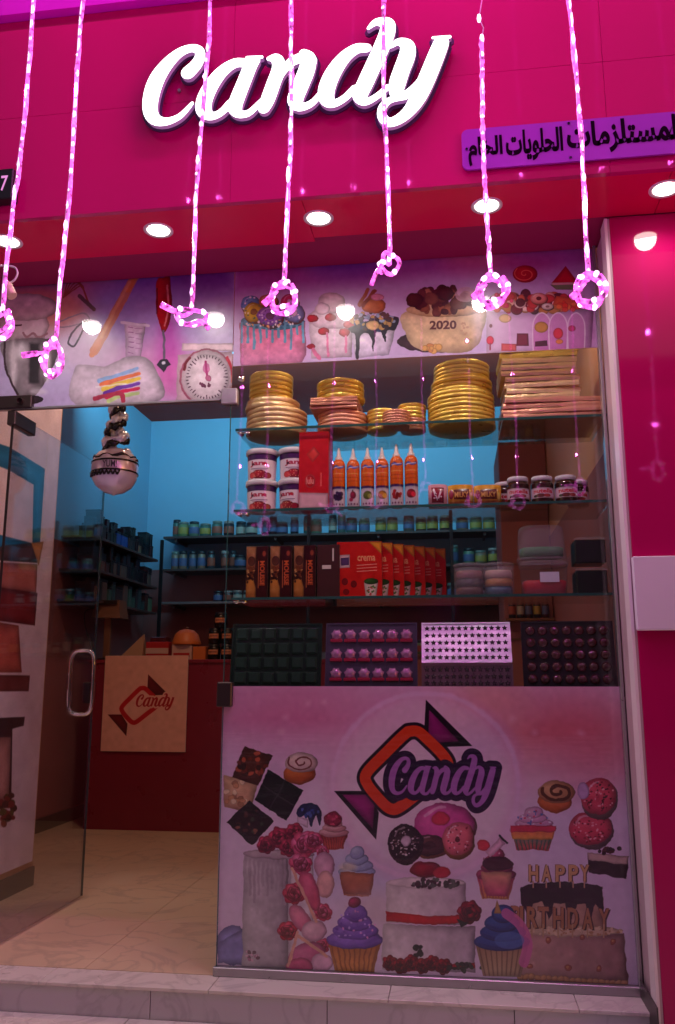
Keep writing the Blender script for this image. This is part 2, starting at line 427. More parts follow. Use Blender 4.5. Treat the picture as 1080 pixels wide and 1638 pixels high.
# the script lettering, as pen strokes (x, y, pen radius)
def z1(p, s=3.857): return [(210+a/s, 10+b/s, c/s) for a, b, c in p]
def z2(p, s=3.857): return [(470+a/s, b/s, c/s) for a, b, c in p]
GLYPHS = [
    [z1([(352, 408, 50), (398, 362, 44), (424, 312, 36), (418, 272, 32), (372, 258, 30), (300, 285, 36), (225, 352, 47), (160, 445, 57), (124, 550, 57), (118, 645, 50), (150, 700, 40), (215, 712, 29), (290, 685, 22), (340, 640, 18), (376, 598, 12)])],
    [z1([(700, 350, 32), (640, 352, 36), (565, 400, 44), (500, 480, 52), (455, 570, 56), (448, 640, 52), (490, 678, 32), (550, 660, 26), (610, 600, 28)]),
     z1([(765, 338, 34), (738, 365, 46), (695, 470, 48), (655, 570, 50), (640, 625, 48), (665, 665, 30), (725, 660, 24), (790, 600, 20), (830, 560, 18)]),
     z1([(715, 318, 12), (805, 315, 12)])],
    [z1([(850, 325, 16), (895, 325, 36), (912, 380, 46), (878, 480, 48), (842, 580, 48), (820, 630, 40)]),
     z1([(880, 500, 20), (935, 410, 24), (990, 345, 34), (1060, 320, 38), (1110, 340, 40)]),
     z2([(60, 330, 30), (92, 365, 48), (78, 440, 56), (38, 540, 56), (10, 620, 52), (40, 662, 32), (110, 640, 24), (175, 570, 20)])],
    [z2([(450, 300, 32), (385, 305, 38), (310, 360, 46), (245, 450, 54), (205, 545, 56), (205, 615, 48), (245, 642, 30), (310, 612, 25), (375, 550, 26)]),
     z2([(462, 178, 12), (510, 140, 26), (575, 148, 44), (578, 200, 52), (540, 300, 54), (490, 410, 54), (440, 520, 54), (410, 590, 50), (440, 632, 27), (510, 600, 22), (580, 540, 20)])],
    [z2([(600, 290, 16), (650, 262, 26), (700, 285, 44), (700, 345, 54), (665, 440, 54), (640, 520, 54), (636, 585, 40), (690, 590, 30), (750, 540, 26), (800, 480, 22)]),
     z2([(910, 270, 50), (890, 320, 54), (850, 420, 56), (808, 520, 56), (765, 610, 52), (715, 685, 42), (650, 740, 36), (585, 760, 32), (545, 720, 30), (552, 660, 27), (600, 620, 22), (690, 605, 18)]),
     z2([(860, 238, 10), (962, 232, 12)])],
]
SIGN_Y = -.575
def glyph_strokes():
    out = []
    for g in GLYPHS:
        G = []
        for st in g:
            pts = smooth_pts([(a, b, c) for a, b, c in st], False, 5)
            P = [on_y(p[0], p[1], SIGN_Y) for p in pts]; R = [max(.003, p[2]*.00205) for p in pts]
            G.append((P, R))
        out.append(G)
    return out
STROKES = glyph_strokes()
_all = [p for g in STROKES for P, R in g for p in P]
SX0, SX1 = min(p[0] for p in _all)-.03, max(p[0] for p in _all)+.03; SZ0, SZ1 = min(p[1] for p in _all)-.03, max(p[1] for p in _all)+.03
def word_strokes(x0, z0, x1, z1, shear=0):
    """the whole word as strokes fitted into another rectangle"""
    kx, kz = (x1-x0)/(SX1-SX0), (z1-z0)/(SZ1-SZ0); out = []
    for g in STROKES:
        for P, R in g: out.append(([(x0+(p[0]-SX0)*kx, z0+(p[1]-SZ0)*kz+shear*(p[0]-SX0)) for p in P], [r*(kx+kz)/2 for r in R]))
    return out

# ------------------------------------------------------------------ materials
M = {}
M['magenta'] = mat('gloss magenta panel', (.60, .0003, .165), .5, spec=.06, coat=.5, var=.05, vscale=2.5)
M['magenta_wall'] = mat('gloss magenta pillar', (.43, .0003, .10), .6, spec=.04, coat=.9, var=.08, vscale=1.5)
M['soffit'] = mat('red gloss soffit', (.84, .001, .095), .4, spec=.12, coat=.14, var=.12, vscale=2)
M['joint'] = mat('dark joint', (.35, .001, .09), .7)
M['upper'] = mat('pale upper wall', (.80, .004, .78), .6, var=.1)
M['dark'] = mat('dark brown metal', (.035, .022, .022), .35, metal=.3, bump=.1)
M['shutter'] = mat('shutter housing', (.06, .028, .03), .4, metal=.4, var=.3)
M['alu'] = mat('brushed aluminium', (.42, .40, .42), .32, metal=.75, var=.12, vscale=30)
M['reveal'] = mat('pale reveal', (.50, .36, .40), .4, var=.1, bump=.05)
M['tile'] = marble('cream marble tile', (.66, .60, .56), (.22, .19, .19), 2.4, .2, .28)
M['riser'] = marble('grey marble riser', (.54, .50, .55), (.16, .14, .18), 3.2, .3, .22)
M['floor_in'] = marble('shop floor tile', (.60, .44, .30), (.28, .22, .17), 2.2, .28, .4)
M['grout'] = mat('grout', (.16, .13, .12), .9)
M['wall_tan'] = mat('warm plaster', (.72, .43, .25), .6, var=.08, bump=.15)
M['wall_rose'] = mat('rose plaster', (.34, .13, .13), .65, var=.1, bump=.15)
M['wall_blue'] = mat('cyan painted plaster', (.25, .46, .64), .6, var=.05, bump=.1)
M['ceil'] = mat('ceiling paint', (.62, .045, .02), .7, var=.06)
M['skirt'] = mat('dark skirting', (.05, .04, .04), .4)
M['counter'] = mat('maroon laminate', (.21, .016, .035), .3, var=.08)
M['gold'] = mat('gold foil', (.95, .70, .13), .30, metal=.5, bump=.5, bscale=60, bdist=.004, var=.12, vscale=14)
M['gold_pale'] = mat('pale gold foil', (.92, .68, .34), .34, metal=.5, bump=.7, bscale=45, bdist=.006, var=.15, vscale=10)
M['rose_gold'] = mat('copper pink foil', (.85, .42, .26), .34, metal=.5, bump=.7, bscale=45, bdist=.006, var=.2, vscale=9)
M['board_edge'] = mat('cream board edge', (.8, .62, .5), .6)
M['glass'] = glass('window glass', (.94, .95, .95), .028)
M['glass_door'] = glass('door glass', (.86, .85, .88), .07)
M['glass_shelf'] = glass('shelf glass', (.82, .88, .86), .03)
M['glass_edge'] = mat('green glass edge', (.03, .10, .09), .1, spec=.8)
M['chrome'] = mat('chrome', (.85, .82, .78), .08, metal=1)
M['white_pl'] = mat('white plastic', (.78, .75, .76), .3, bump=.03)
M['clear_pl'] = mat('clear plastic', (.62, .55, .60), .22, spec=.8, alpha=.20, bump=.2, bscale=30)
M['paper'] = mat('cream card', (.72, .62, .55), .7, var=.04)
M['lilac_board'] = mat('white sign board', (.72, .68, .78), .45, var=.05)
M['edge_white'] = mat('white trim', (.8, .72, .75), .4)
M['black'] = mat('black plastic', (.015, .014, .017), .3)
M['black_foil'] = mat('black foil', (.02, .02, .025), .2, metal=.4, bump=.4, bscale=20)
M['silver_foil'] = mat('silver foil', (.78, .80, .95), .2, metal=.35, bump=.6, bscale=18, bdist=.006)
def emis(name, col, s):
    m = bpy.data.materials.new(name); m.use_nodes = True; n = m.node_tree; n.nodes.clear()
    e = n.nodes.new('ShaderNodeEmission'); e.inputs[0].default_value = tuple(col)+(1,); e.inputs[1].default_value = s
    o = n.nodes.new('ShaderNodeOutputMaterial'); n.links.new(e.outputs[0], o.inputs[0]); return m
M['lamp'] = emis('lit lamp lens', (1, .93, .86), 16)
M['letter'] = emis('lit white acrylic', (1, .93, 1), 3.2)
M['led'] = emis('lit led', (1, .55, .95), 3.2)
# clear magenta-lit hose: gives off light and shines
M['hose'] = mat('lit clear hose', (.55, .12, .5), .12, spec=.8, emit=(1, .13, .78), es=1.15, bump=.3, bscale=90)
n_ = M['hose'].node_tree; tc_ = n_.nodes.new('ShaderNodeTexCoord'); nz_ = n_.nodes.new('ShaderNodeTexNoise'); nz_.inputs['Scale'].default_value = 75
mr_ = n_.nodes.new('ShaderNodeMapRange'); mr_.inputs[1].default_value = .35; mr_.inputs[2].default_value = .68; mr_.inputs[3].default_value = .06; mr_.inputs[4].default_value = 3.0
n_.links.new(tc_.outputs['Object'], nz_.inputs[0]); n_.links.new(nz_.outputs[0], mr_.inputs[0]); n_.links.new(mr_.outputs[0], n_.nodes['Principled BSDF'].inputs['Emission Strength'])
M['wire'] = mat('pale wire', (.55, .2, .5), .3, emit=(1, .5, 1), es=.25)

# ------------------------------------------------------------------ setting: street, step, floor
GX = .572                         # inner face of the reveal beside the window
ZC = 2.655                        # soffit
RF = -.24                         # face of the pillar
FY = -.525                        # face of the fascia
def slab(name, x0, y0, z0, x1, y1, z1, m, parent=None, kind='structure', bev=0):
    o = MB().box(x0, y0, z0, x1, y1, z1, bev=bev).build(name, m, parent)
    if not parent: o['kind'] = kind
    return o
street = slab('street', -40, -40, -.16, 40, -.14, -.108, M['tile'])
for k, x in enumerate(np.arange(-3.6, 1.4, .62)):
    for j in range(2):
        slab('tile', x+.0015, -.742-j*.602+.0015, -.1075, x+.6185, -.742-j*.602+.5985, -.100, M['tile'], street)
pl = slab('step', -6, -.132, -.30, 3, -.002, -.012, M['grout'])
for k, x in enumerate(np.arange(-4.05, 1.0, .60)):
    slab('tile', x+.0015, -.139, -.108, x+.5985, -.1322, -.013, M['riser'], pl)
    slab('tile', x+.201, -.145, -.0118, x+.799, -.0025, 0, M['tile'], pl, bev=.0015)
fl = slab('floor', -6, 0, -.30, 3, 6, -.008, M['grout'])
for i, x in enumerate(np.arange(-3.15, .6, .6)):
    for j in range(8):
        slab('tile', x+.0008, .0008+j*.6, -.0078, min(x+.5992, .6), j*.6+.5992, 0, M['floor_in'], fl)
# the dark block across the street, which the panes reflect
ob = thing('building', 'dark unlit building across the street, mirrored dimly in the panes', 'building', (0, -15, -.108))
m_ob = mat('dusky render', (.09, .075, .09), .8, var=.15); m_ow = mat('dark window', (.02, .02, .03), .15)
MB().box(-18, -20, -.108, 18, -15, 7.4).build('wall', m_ob, ob); MB().box(-18.3, -20.3, 7.401, 18.3, -14.7, 7.6).build('roof', m_ob, ob)
w0 = None
for j in range(2):
    for i in range(9):
        if w0 is None: w0 = MB().box(-.7, -15.03, -.108, .7, -14.97, 1.292).build('window', m_ow, ob); w0.location = Vector((-15+3.6*i, -14.98, 1.3+3.2*j))-base_of(ob)
        else: share(w0, 'window', (-15+3.6*i, -14.98, 1.3+3.2*j), ob)
# ------------------------------------------------------------------ the room
BY, LX, CZ = 4.31, -2.83, 3.43
PX_ = -2.15
back = slab('back_wall', LX-.1, BY, 0, 1.2, BY+.1, 2.0, M['wall_rose'])
bu = slab('back_wall', LX-.1, BY, 2.0, 1.2, BY+.1, 3.6, M['wall_blue'])
slab('side_wall', LX-.1, 1.15, 0, LX, BY, 2.0, M['wall_rose']); slab('side_wall', LX-.1, 1.15, 2.0, LX, BY, 3.6, M['wall_blue'])
pier = slab('side_wall', LX-.1, .0, 0, PX_, 1.15, CZ, M['wall_tan'])
slab('skirting', PX_+.0005, .02, 0, PX_+.012, 1.15, .09, M['skirt']); slab('skirting', LX+.0005, 1.151, 0, LX+.012, BY, .09, M['skirt'])
rw = slab('side_wall', GX+.03, .01, 0, GX+.2, 2.3, 1.9, M['wall_rose']); slab('side_wall', GX+.03, .01, 1.9, GX+.2, 2.3, CZ, M['wall_tan']); slab('side_wall', GX+.03, 2.3, 0, GX+.2, BY, CZ, M['wall_rose'])
slab('ceiling', LX-.2, .02, CZ, 1.2, BY+.2, CZ+.1, M['ceil'])
slab('lintel', -6, .02, 2.76, 3, .30, CZ, M['ceil'])
# ------------------------------------------------------------------ facade
fas = thing('fascia', 'glossy magenta fascia of large panels above the shop window', 'fascia', (-.5, FY, ZC))
MB().box(-6, FY+.02, ZC, 3, -.002, 5.9).build('backing', M['joint'], fas)
xs = [-4.6, -3.3, -2.02, -.74, .54, 1.82]
for i in range(5):
    for z0, z1 in ((ZC-.012, 3.0559), (3.0567, 3.47)):
        MB().box(xs[i]+.0004, FY, z0, xs[i+1]-.0004, FY+.022, z1, bev=.0008).build('panel', M['magenta'], fas)
uw = thing('upper_wall', 'plain wall glowing purple above the fascia', 'wall', (-.5, FY, 3.47))
MB().box(-6, -.56, 3.473, 3, FY+.019, 5.9).build('wall_face', M['upper'], uw)
sof = thing('soffit', 'glossy dark red soffit panels holding the round ceiling lights', 'soffit', (-.5, -.37, ZC))
xs = [-4.2, -2.95, -1.72, -.49, .74, 1.97]
for i in range(5):
    MB().box(xs[i]+.0012, FY+.023, ZC-.010, xs[i+1]-.0012, -.215 if i < 3 else -.243, ZC-.0005, bev=.001).build('panel', M['soffit'], sof)
# roller shutter housing in the slot behind the soffit
sh = thing('shutter_housing', 'dark roller shutter housing in the slot above the window posters', 'shutter', (-.6, -.1, 2.75))
MB().box(-4, -.205, 2.742, GX-.004, -.16, 2.80).build('guide_rail', M['shutter'], sh)
MB().box(-4, -.155, 2.790, GX-.004, -.02, 2.84).build('shutter_box', M['dark'], sh)
for z in (2.752, 2.768): MB().tube([(-4, -.150, z), (GX-.006, -.150, z)], .006, 6).build('rail', M['shutter'], sh)
MB().box(-4, -.150, 2.735, GX-.004, -.012, 2.744).build('bottom_bar', M['shutter'], sh)
for x in (-.38, -1.2, .22): MB().box(x, -.17, 2.726, x+.05, -.13, 2.735).build('bracket', M['dark'], sh)
# pillar and reveal
pil = thing('pillar', 'wide glossy magenta pillar beside the shop window', 'pillar', (.9, RF, -.1))
MB().box(GX+.012, RF, -.108, 2.6, .0, ZC-.0105, bev=.002).build('cladding', M['magenta_wall'], pil)
MB().box(GX+.004, RF+.002, -.1, GX+.0118, .0, 2.64).build('reveal_lining', M['reveal'], pil)
MB().box(GX-.006, RF-.001, -.1, GX+.0036, -.165, 2.64).build('corner_trim', M['edge_white'], pil)
MB().box(GX-.010, RF-.02, -.1, GX-.0062, -.01, -.0 +.055).build('skirting', M['skirt'], pil)
# window: panes, channel, base rail
win = thing('shop_window', 'large fixed shop window pane with aluminium base rail and side channel', 'window', (-.15, 0, 0))
MB().box(-.862, -.004, .004, GX-.012, .004, 2.245).build('pane', M['glass'], win)
MB().box(-.8645, -.0042, .03, -.8622, .0042, 2.10).build('glass_edge', M['glass_edge'], win)
MB().box(-.872, -.016, 0, GX-.001, .022, .030, bev=.002).build('base_rail', M['alu'], win)
MB().box(GX-.0115, -.020, .031, GX-.001, .020, 2.72, bev=.001).build('side_channel', M['alu'], win)
for (x0, z0, x1, z1, m) in ((-.900, 2.085, -.835, 2.150, 'alu'), (-.885, .915, -.828, 1.005, 'dark')):
    MB().box(x0, -.018, z0, x1, .018, z1, bev=.004).build('corner_patch', M[m], win)
for x, z in ((-.822, 2.19),): MB().lathe([(.001, -.014), (.012, -.013), (.014, -.006), (.014, 0)], (x, -.004, z), 14, ax='y').build('bolt', M['chrome'], win)
trn = thing('transom_window', 'glass band of two panes above the door and window', 'window', (-.6, 0, 2.3))
MB().box(-3.2, -.004, 2.112, -.8635, .004, 2.735).build('pane', M['glass'], trn)
MB().box(-.8615, -.004, 2.250, GX-.012, .004, 2.735).build('pane', M['glass'], trn)
MB().box(-3.2, -.010, 2.104, -.905, .010, 2.1115).build('bottom_seal', M['alu'], trn)

# ------------------------------------------------------------------ painted sheets
K = (25, 20, 25)
def rose(c, x, y, r, a=(200, 40, 90), b=(235, 90, 130)):
    dk = tuple(v*.6 for v in a); hi = tuple(min(255, v*1.25+15) for v in b)
    for k in range(7): t = k*2*PI/7+x; c.ell(x+r*.45*math.cos(t), y+r*.42*math.sin(t), r*.62, r*.5, b if k % 2 else hi, a, rot=t)
    for k in range(5):
        t = k*2*PI/5+y; q = .34; c.ell(x+r*q*math.cos(t), y+r*q*math.sin(t), r*.40, r*.30, hi, dk, rot=t+1.2)
    for k in range(4): c.line([(x+r*.8*math.cos(t+k)*(1-k*.23), y+r*.7*math.sin(t+k)*(1-k*.23)) for t in np.linspace(0, 2.9, 7)], r*.06, dk, a=.75)
    c.ell(x, y, r*.16, r*.14, dk)
def cupcake(c, x, y, w_, h, cup, cup2, ice, ice2, cherry=None, dots=None):
    """x,y: middle of the foot"""
    b, t = w_*.36, w_*.5; hh = h*.42
    c.poly([(x-b, y), (x+b, y+w_*.02), (x+t, y-hh), (x-t, y-hh)], cup2, cup, 'v')
    for k in range(9): u = -1+2*(k+.5)/9; c.line([(x+u*b, y-1), (x+u*t, y-hh)], w_*.013, tuple(v*.7 for v in cup2), a=.7, sm=False)
    n = 4
    for k in range(n):
        yy = y-hh-(h-hh)*(k+.35)/(n+.6); rr = w_*.54*(1-k/(n+.3))**.75
        c.ell(x+(k % 2)*w_*.02, yy, rr, (h-hh)*.22, ice, ice2)
        c.line([(x-rr*.8, yy+(h-hh)*.05), (x, yy+(h-hh)*.15), (x+rr*.8, yy-(h-hh)*.02)], w_*.018, ice2, a=.8)
    if dots: c.dots(x, y-hh-(h-hh)*.4, w_*.4, (h-hh)*.4, 34, w_*.022, dots)
    if cherry: c.ell(x, y-h, w_*.12, w_*.11, cherry, tuple(v*.5 for v in cherry))
def donut(c, x, y, rx, ry, ice, ice2, dough, n=0, cols=None, hole=(225, 190, 215), rot=0, hx=0, hy=0, hr=.3):
    c.ell(x+rx*.06, y+ry*.14, rx, ry, dough, tuple(v*.55 for v in dough), rot=rot)
    c.ell(x, y, rx*.97, ry*.9, ice, ice2, rot=rot)
    if n: c.dots(x, y, rx*.85, ry*.75, n, 1.6, cols)
    c.ell(x+hx, y+hy, rx*hr*1.15, ry*hr*1.15, ice2, a=.6); c.ell(x+hx, y+hy, rx*hr, ry*hr, hole)
    c.line([(x-rx*.6, y-ry*.3), (x-rx*.35, y-ry*.6), (x, y-ry*.7)], rx*.04, (255, 240, 250), a=.5)
def logo(c, ox, oy, s, black, orange, purple, fill, outline=True):
    """drawn in units of the large print's logo: x' = ox + s*(x/4.154)"""
    T = lambda L: [(ox+s*x/4.154, oy+s*y/4.154) for x, y in L]
    body = [(385, 292), (450, 292), (520, 350), (610, 440), (650, 510), (615, 575), (480, 680), (330, 795), (265, 805), (200, 750), (115, 645), (108, 570), (230, 440), (330, 340)]
    if outline: c.line(T(body), 12.5*s, black, closed=True)
    if outline: c.poly(T([(503, 80), (812, 388), (585, 396), (492, 290)]), black); c.poly(T([(-108, 688), (100, 688), (190, 830), (172, 1012)]), black)
    c.poly(T([(525, 148), (725, 358), (592, 366), (520, 312)]) if outline else T([(503, 80), (812, 388), (585, 396), (492, 290)]), purple, tuple(v*.75 for v in purple))
    c.poly(T([(-52, 712), (102, 712), (162, 782), (150, 942)]) if outline else T([(-108, 688), (100, 688), (190, 830), (172, 1012)]), purple, tuple(v*.75 for v in purple))
    c.line(T(body), 8*s, orange, closed=True)
def word(c, box, fill, outline, grow, shear=0):
    """box in the sheet's own metres"""
    S = word_strokes(*box, shear=shear)
    for col, gr in ((outline, grow), (fill, 0)):
        if col is None: continue
        for P, R in S:
            Q = [((p[0]-c.u0)*c.k, (c.v1-p[1])*c.k) for p in P]; RR = [(r+gr)*c.k for r in R]
            wn = c.win(Q, max(RR)+2)
            if wn is None: continue
            sl, X, Y = wn; d = sd_stroke(Q, RR, X, Y); c.put(sl, np.clip(.5-d/1.6, 0, 1).astype(np.float32), col)

# large print under the window
c = Canvas(-.868, .031, GX-.012, .990, 950, on_y, (232, 212, 240))
g = lambda *a, **k: c.ell(*a, **k)
g(500, 1150, 160, 62, (214, 96, 150), a=.75, soft=60); g(440, 1110, 120, 30, (215, 120, 165), a=.4, soft=40)
g(880, 1170, 130, 75, (232, 104, 118), a=.9, soft=60); g(760, 1135, 70, 45, (240, 150, 110), a=.7, soft=40); g(960, 1200, 70, 60, (225, 120, 140), a=.6, soft=50)
g(690, 1140, 150, 50, (222, 150, 195), a=.6, soft=40); g(765, 1195, 45, 32, (160, 120, 215), a=.65, soft=30)
g(620, 1380, 140, 60, (158, 176, 228), a=.65, soft=50); g(440, 1250, 90, 60, (214, 180, 224), a=.6, soft=50)
g(680, 1257, 150, 146, (238, 206, 232), a=.6, soft=8); g(680, 1300, 240, 150, (244, 226, 240), a=.45, soft=90)
ring = [(680+149*math.cos(t), 1257+148*math.sin(t)) for t in np.linspace(0, 2*PI, 41)[:-1]]
c.line(ring, 9, (226, 150, 205), a=.35, closed=True, soft=10); c.line(ring, 3.5, (240, 205, 240), a=.6, closed=True, soft=2)
for x, y in ((455, 1148), (519, 1122), (855, 1171), (930, 1172), (492, 1124), (450, 1170), (820, 1150)): g(x, y, 5, 5, (250, 200, 225), a=.5, soft=4)
# chocolate
c.poly([(357, 1240), (412, 1250), (398, 1302), (357, 1290)], (230, 190, 150), (200, 150, 120)); c.dots(378, 1270, 18, 24, 16, 5, [(240, 215, 180), (205, 150, 110), (170, 120, 90)])
c.poly([(390, 1193), (436, 1210), (412, 1256), (371, 1243)], (90, 40, 30)); c.dots(403, 1224, 24, 22, 20, 5, [(150, 60, 35), (120, 45, 30), (60, 25, 20), (190, 90, 60)])
c.poly([(428, 1231), (485, 1265), (457, 1313), (406, 1279)], (26, 20, 24)); c.line([(456, 1248), (431, 1296)], .9, (60, 55, 58), sm=False); c.line([(418, 1256), (470, 1289)], .9, (60, 55, 58), sm=False)
c.poly([(398, 1280), (438, 1313), (402, 1353), (362, 1315)], (40, 22, 20)); c.dots(400, 1316, 24, 22, 18, 3.5, [(90, 50, 40), (20, 14, 14), (140, 90, 70), (60, 70, 50)])
# swirl bun
g(478, 1238, 26, 17, (226, 130, 60), (160, 70, 30)); g(482, 1220, 26, 17, (236, 215, 205), (190, 160, 160)); c.line([(482+(3+t*3.1)*math.cos(t*1.6), 1219+(2+t*2)*math.sin(t*1.6)) for t in np.linspace(0, 6.2, 20)], 1.2, (120, 60, 60))
# berry mousse
c.poly([(474, 1305), (492, 1310), (492, 1323), (474, 1318)], (225, 200, 225)); c.poly([(474, 1296), (486, 1285), (504, 1288), (514, 1300), (511, 1322), (505, 1304), (497, 1322), (490, 1305), (476, 1306)], (30, 40, 90), sm=True); c.dots(493, 1297, 16, 8, 14, 3.4, [(50, 70, 150), (25, 30, 80), (80, 100, 180)])
cupcake(c, 533, 1358, 44, 56, (215, 90, 70), (150, 50, 50), (235, 195, 195), (190, 130, 140), None); c.ell(532, 1311, 15, 13, (190, 50, 90), (120, 20, 50)); c.dots(532, 1310, 13, 11, 10, 3, [(210, 70, 110), (150, 30, 70)])
# tall drip cake and roses
g(372, 1512, 26, 32, (146, 146, 206)); c.poly([(346, 1510), (396, 1480), (396, 1545), (346, 1540)], (146, 146, 206))
c.poly([(389, 1370), (460, 1370), (462, 1552), (386, 1552)], (214, 206, 214), (170, 158, 172), 'h'); c.poly([(460, 1366), (500, 1366), (500, 1552), (460, 1552)], (236, 226, 236), (210, 196, 212), 'v')
for k in range(11): x = 392+k*7; c.line([(x, 1366), (x, 1390+random.randint(0, 60))], 1.8, (172, 160, 172), a=.8, sm=False)
g(445, 1367, 58, 8, (205, 192, 200), (170, 150, 165)); c.dots(400, 1530, 14, 10, 16, 3, [(190, 130, 160), (230, 190, 210), (130, 100, 110)])
for a in ((425, 1352, 15), (446, 1340, 17), (470, 1330, 14), (461, 1356, 15)): rose(c, *a, (130, 20, 50), (195, 50, 90))
for a in ((487, 1350, 21), (500, 1345, 15), (480, 1382, 18), (515, 1362, 10)): rose(c, *a, (205, 50, 100), (240, 110, 150))
g(518, 1385, 17, 24, (235, 185, 215), (205, 150, 180)); g(520, 1415, 14, 22, (235, 180, 180)); rose(c, 470, 1430, 18, (180, 30, 60), (225, 70, 100)); rose(c, 516, 1460, 15, (200, 50, 90), (235, 90, 130)); rose(c, 460, 1490, 16, (170, 20, 50), (220, 60, 90)); rose(c, 515, 1514, 12, (190, 40, 80), (230, 80, 120))
g(495, 1425, 14, 34, (230, 110, 150), (200, 70, 110), rot=-.35); g(480, 1470, 14, 26, (240, 150, 180), (215, 110, 150), rot=-.6); g(502, 1490, 20, 17, (240, 200, 215), (215, 160, 190)); g(490, 1530, 32, 22, (225, 130, 175), (190, 80, 130), rot=-.4); g(515, 1540, 18, 14, (235, 185, 215)); g(478, 1548, 22, 16, (215, 90, 140))
for L in (((466, 1390), (505, 1475)), ((476, 1492), (460, 1545)), ((478, 1498), (522, 1530))): c.line(L, 2.2, (225, 170, 150), sm=False)
# cupcakes
cupcake(c, 570, 1433, 56, 82, (222, 130, 90), (150, 80, 60), (190, 205, 235), (150, 165, 215)); g(556, 1388, 14, 8, (235, 220, 190), a=.7, soft=4)
c.poly([(543, 1395), (598, 1398), (594, 1432), (550, 1430)], (196, 120, 84), (160, 86, 60))
c.ell(600, 1455, 50, 30, (226, 205, 214), a=.6, soft=14)
cupcake(c, 567, 1556, 84, 112, (224, 158, 80), (196, 120, 56), (160, 120, 225), (116, 80, 190), (200, 60, 110), [(200, 170, 250), (110, 70, 180), (230, 150, 220)])
# donuts
donut(c, 710, 1318, 50, 38, (238, 110, 190), (210, 70, 160), (225, 120, 140), hole=(220, 60, 90), hx=-6, hy=-8)
donut(c, 686, 1352, 30, 19, (110, 60, 60), (60, 30, 35), (206, 120, 60), hole=(60, 30, 35))
donut(c, 647, 1347, 28, 32, (44, 24, 30), (28, 14, 20), (90, 50, 40), 70, [(225, 215, 220), (120, 90, 90), (200, 190, 190)], hole=(225, 200, 225), hx=3, hy=-2)
donut(c, 732, 1342, 26, 30, (240, 130, 150), (225, 100, 120), (225, 130, 60), 34, [(120, 20, 40), (250, 210, 220)], hole=(110, 40, 50), hr=.16, rot=.3)
# white tiered cake with red bands
c.poly([(617, 1412), (745, 1412), (746, 1480), (618, 1476)], (240, 230, 236), (204, 186, 204), 'h'); c.poly([(612, 1478), (760, 1482), (760, 1556), (610, 1552)], (238, 228, 236), (200, 182, 202), 'h')
g(681, 1412, 64, 9, (236, 222, 230)); c.poly([(617, 1458), (690, 1466), (748, 1464), (748, 1476), (690, 1479), (617, 1474)], (200, 20, 30)); c.poly([(640, 1548), (760, 1540), (760, 1548), (640, 1556)], (190, 20, 30))
g(680, 1391, 26, 13, (180, 26, 50), (110, 10, 25)); g(706, 1396, 14, 9, (200, 40, 60)); c.dots(690, 1413, 45, 7, 40, 3.6, [(50, 60, 50), (90, 100, 90), (60, 30, 40)])
rose(c, 751, 1460, 19, (90, 8, 20), (150, 20, 40)); c.poly([(730, 1470), (750, 1476), (738, 1484)], (40, 60, 45))
for k in range(6): rose(c, 624+k*17, 1541+(k % 2)*5, 13, (100, 8, 20), (155, 20, 36))
c.dots(668, 1522, 14, 7, 8, 5, [(40, 50, 40)]); c.dots(742, 1549, 30, 8, 16, 4, [(60, 80, 60), (40, 50, 40)])
# coloured cupcakes right of the middle
cupcake(c, 793, 1438, 60, 84, (240, 170, 90), (205, 70, 120), (226, 90, 150), (120, 40, 70), None, [(250, 200, 220), (110, 40, 60)])
c.poly([(768, 1395), (820, 1396), (812, 1434), (778, 1434)], (225, 170, 130), (210, 80, 130)); g(795, 1382, 25, 12, (70, 26, 44)); g(773, 1352, 10, 9, (220, 60, 80)); c.poly([(776, 1362), (800, 1340), (808, 1350), (784, 1372)], (240, 190, 220)); c.line([(800, 1338), (811, 1349)], 1.5, K)
cupcake(c, 852, 1360, 70, 72, (232, 90, 90), (60, 150, 120), (236, 190, 215), (210, 150, 190), None, [(90, 120, 190), (220, 60, 90), (240, 240, 250)])
c.poly([(816, 1327), (888, 1327), (884, 1343), (820, 1343)], (240, 120, 80), (240, 170, 80)); c.poly([(816, 1320), (889, 1322), (888, 1331), (817, 1331)], (220, 60, 90))
# bun and pink donuts
g(888, 1282, 28, 18, (230, 130, 70), (190, 90, 40)); g(890, 1267, 30, 18, (226, 180, 130), (180, 120, 80)); c.line([(893+(4+t*3.5)*math.cos(t*1.5), 1266+(2+t*2.2)*math.sin(t*1.5)) for t in np.linspace(0, 6.5, 22)], 2.2, (90, 44, 24))
donut(c, 944, 1325, 36, 30, (232, 84, 110), (208, 60, 90), (190, 140, 150), 60, [(120, 20, 40), (250, 180, 190)], hole=(222, 80, 105), hr=.05)
donut(c, 957, 1274, 30, 33, (236, 90, 114), (214, 66, 96), (200, 150, 150), 60, [(120, 20, 40), (250, 180, 190), (60, 20, 30)], hole=(214, 66, 96), hr=.08); g(932, 1265, 9, 14, (208, 170, 214))
c.poly([(941, 1364), (1005, 1370), (1002, 1406), (942, 1396)], (44, 24, 28)); c.poly([(941, 1364), (1005, 1370), (1003, 1384), (942, 1376)], (210, 180, 170)); c.dots(975, 1361, 20, 5, 18, 3.4, [(50, 20, 30), (90, 40, 40)])
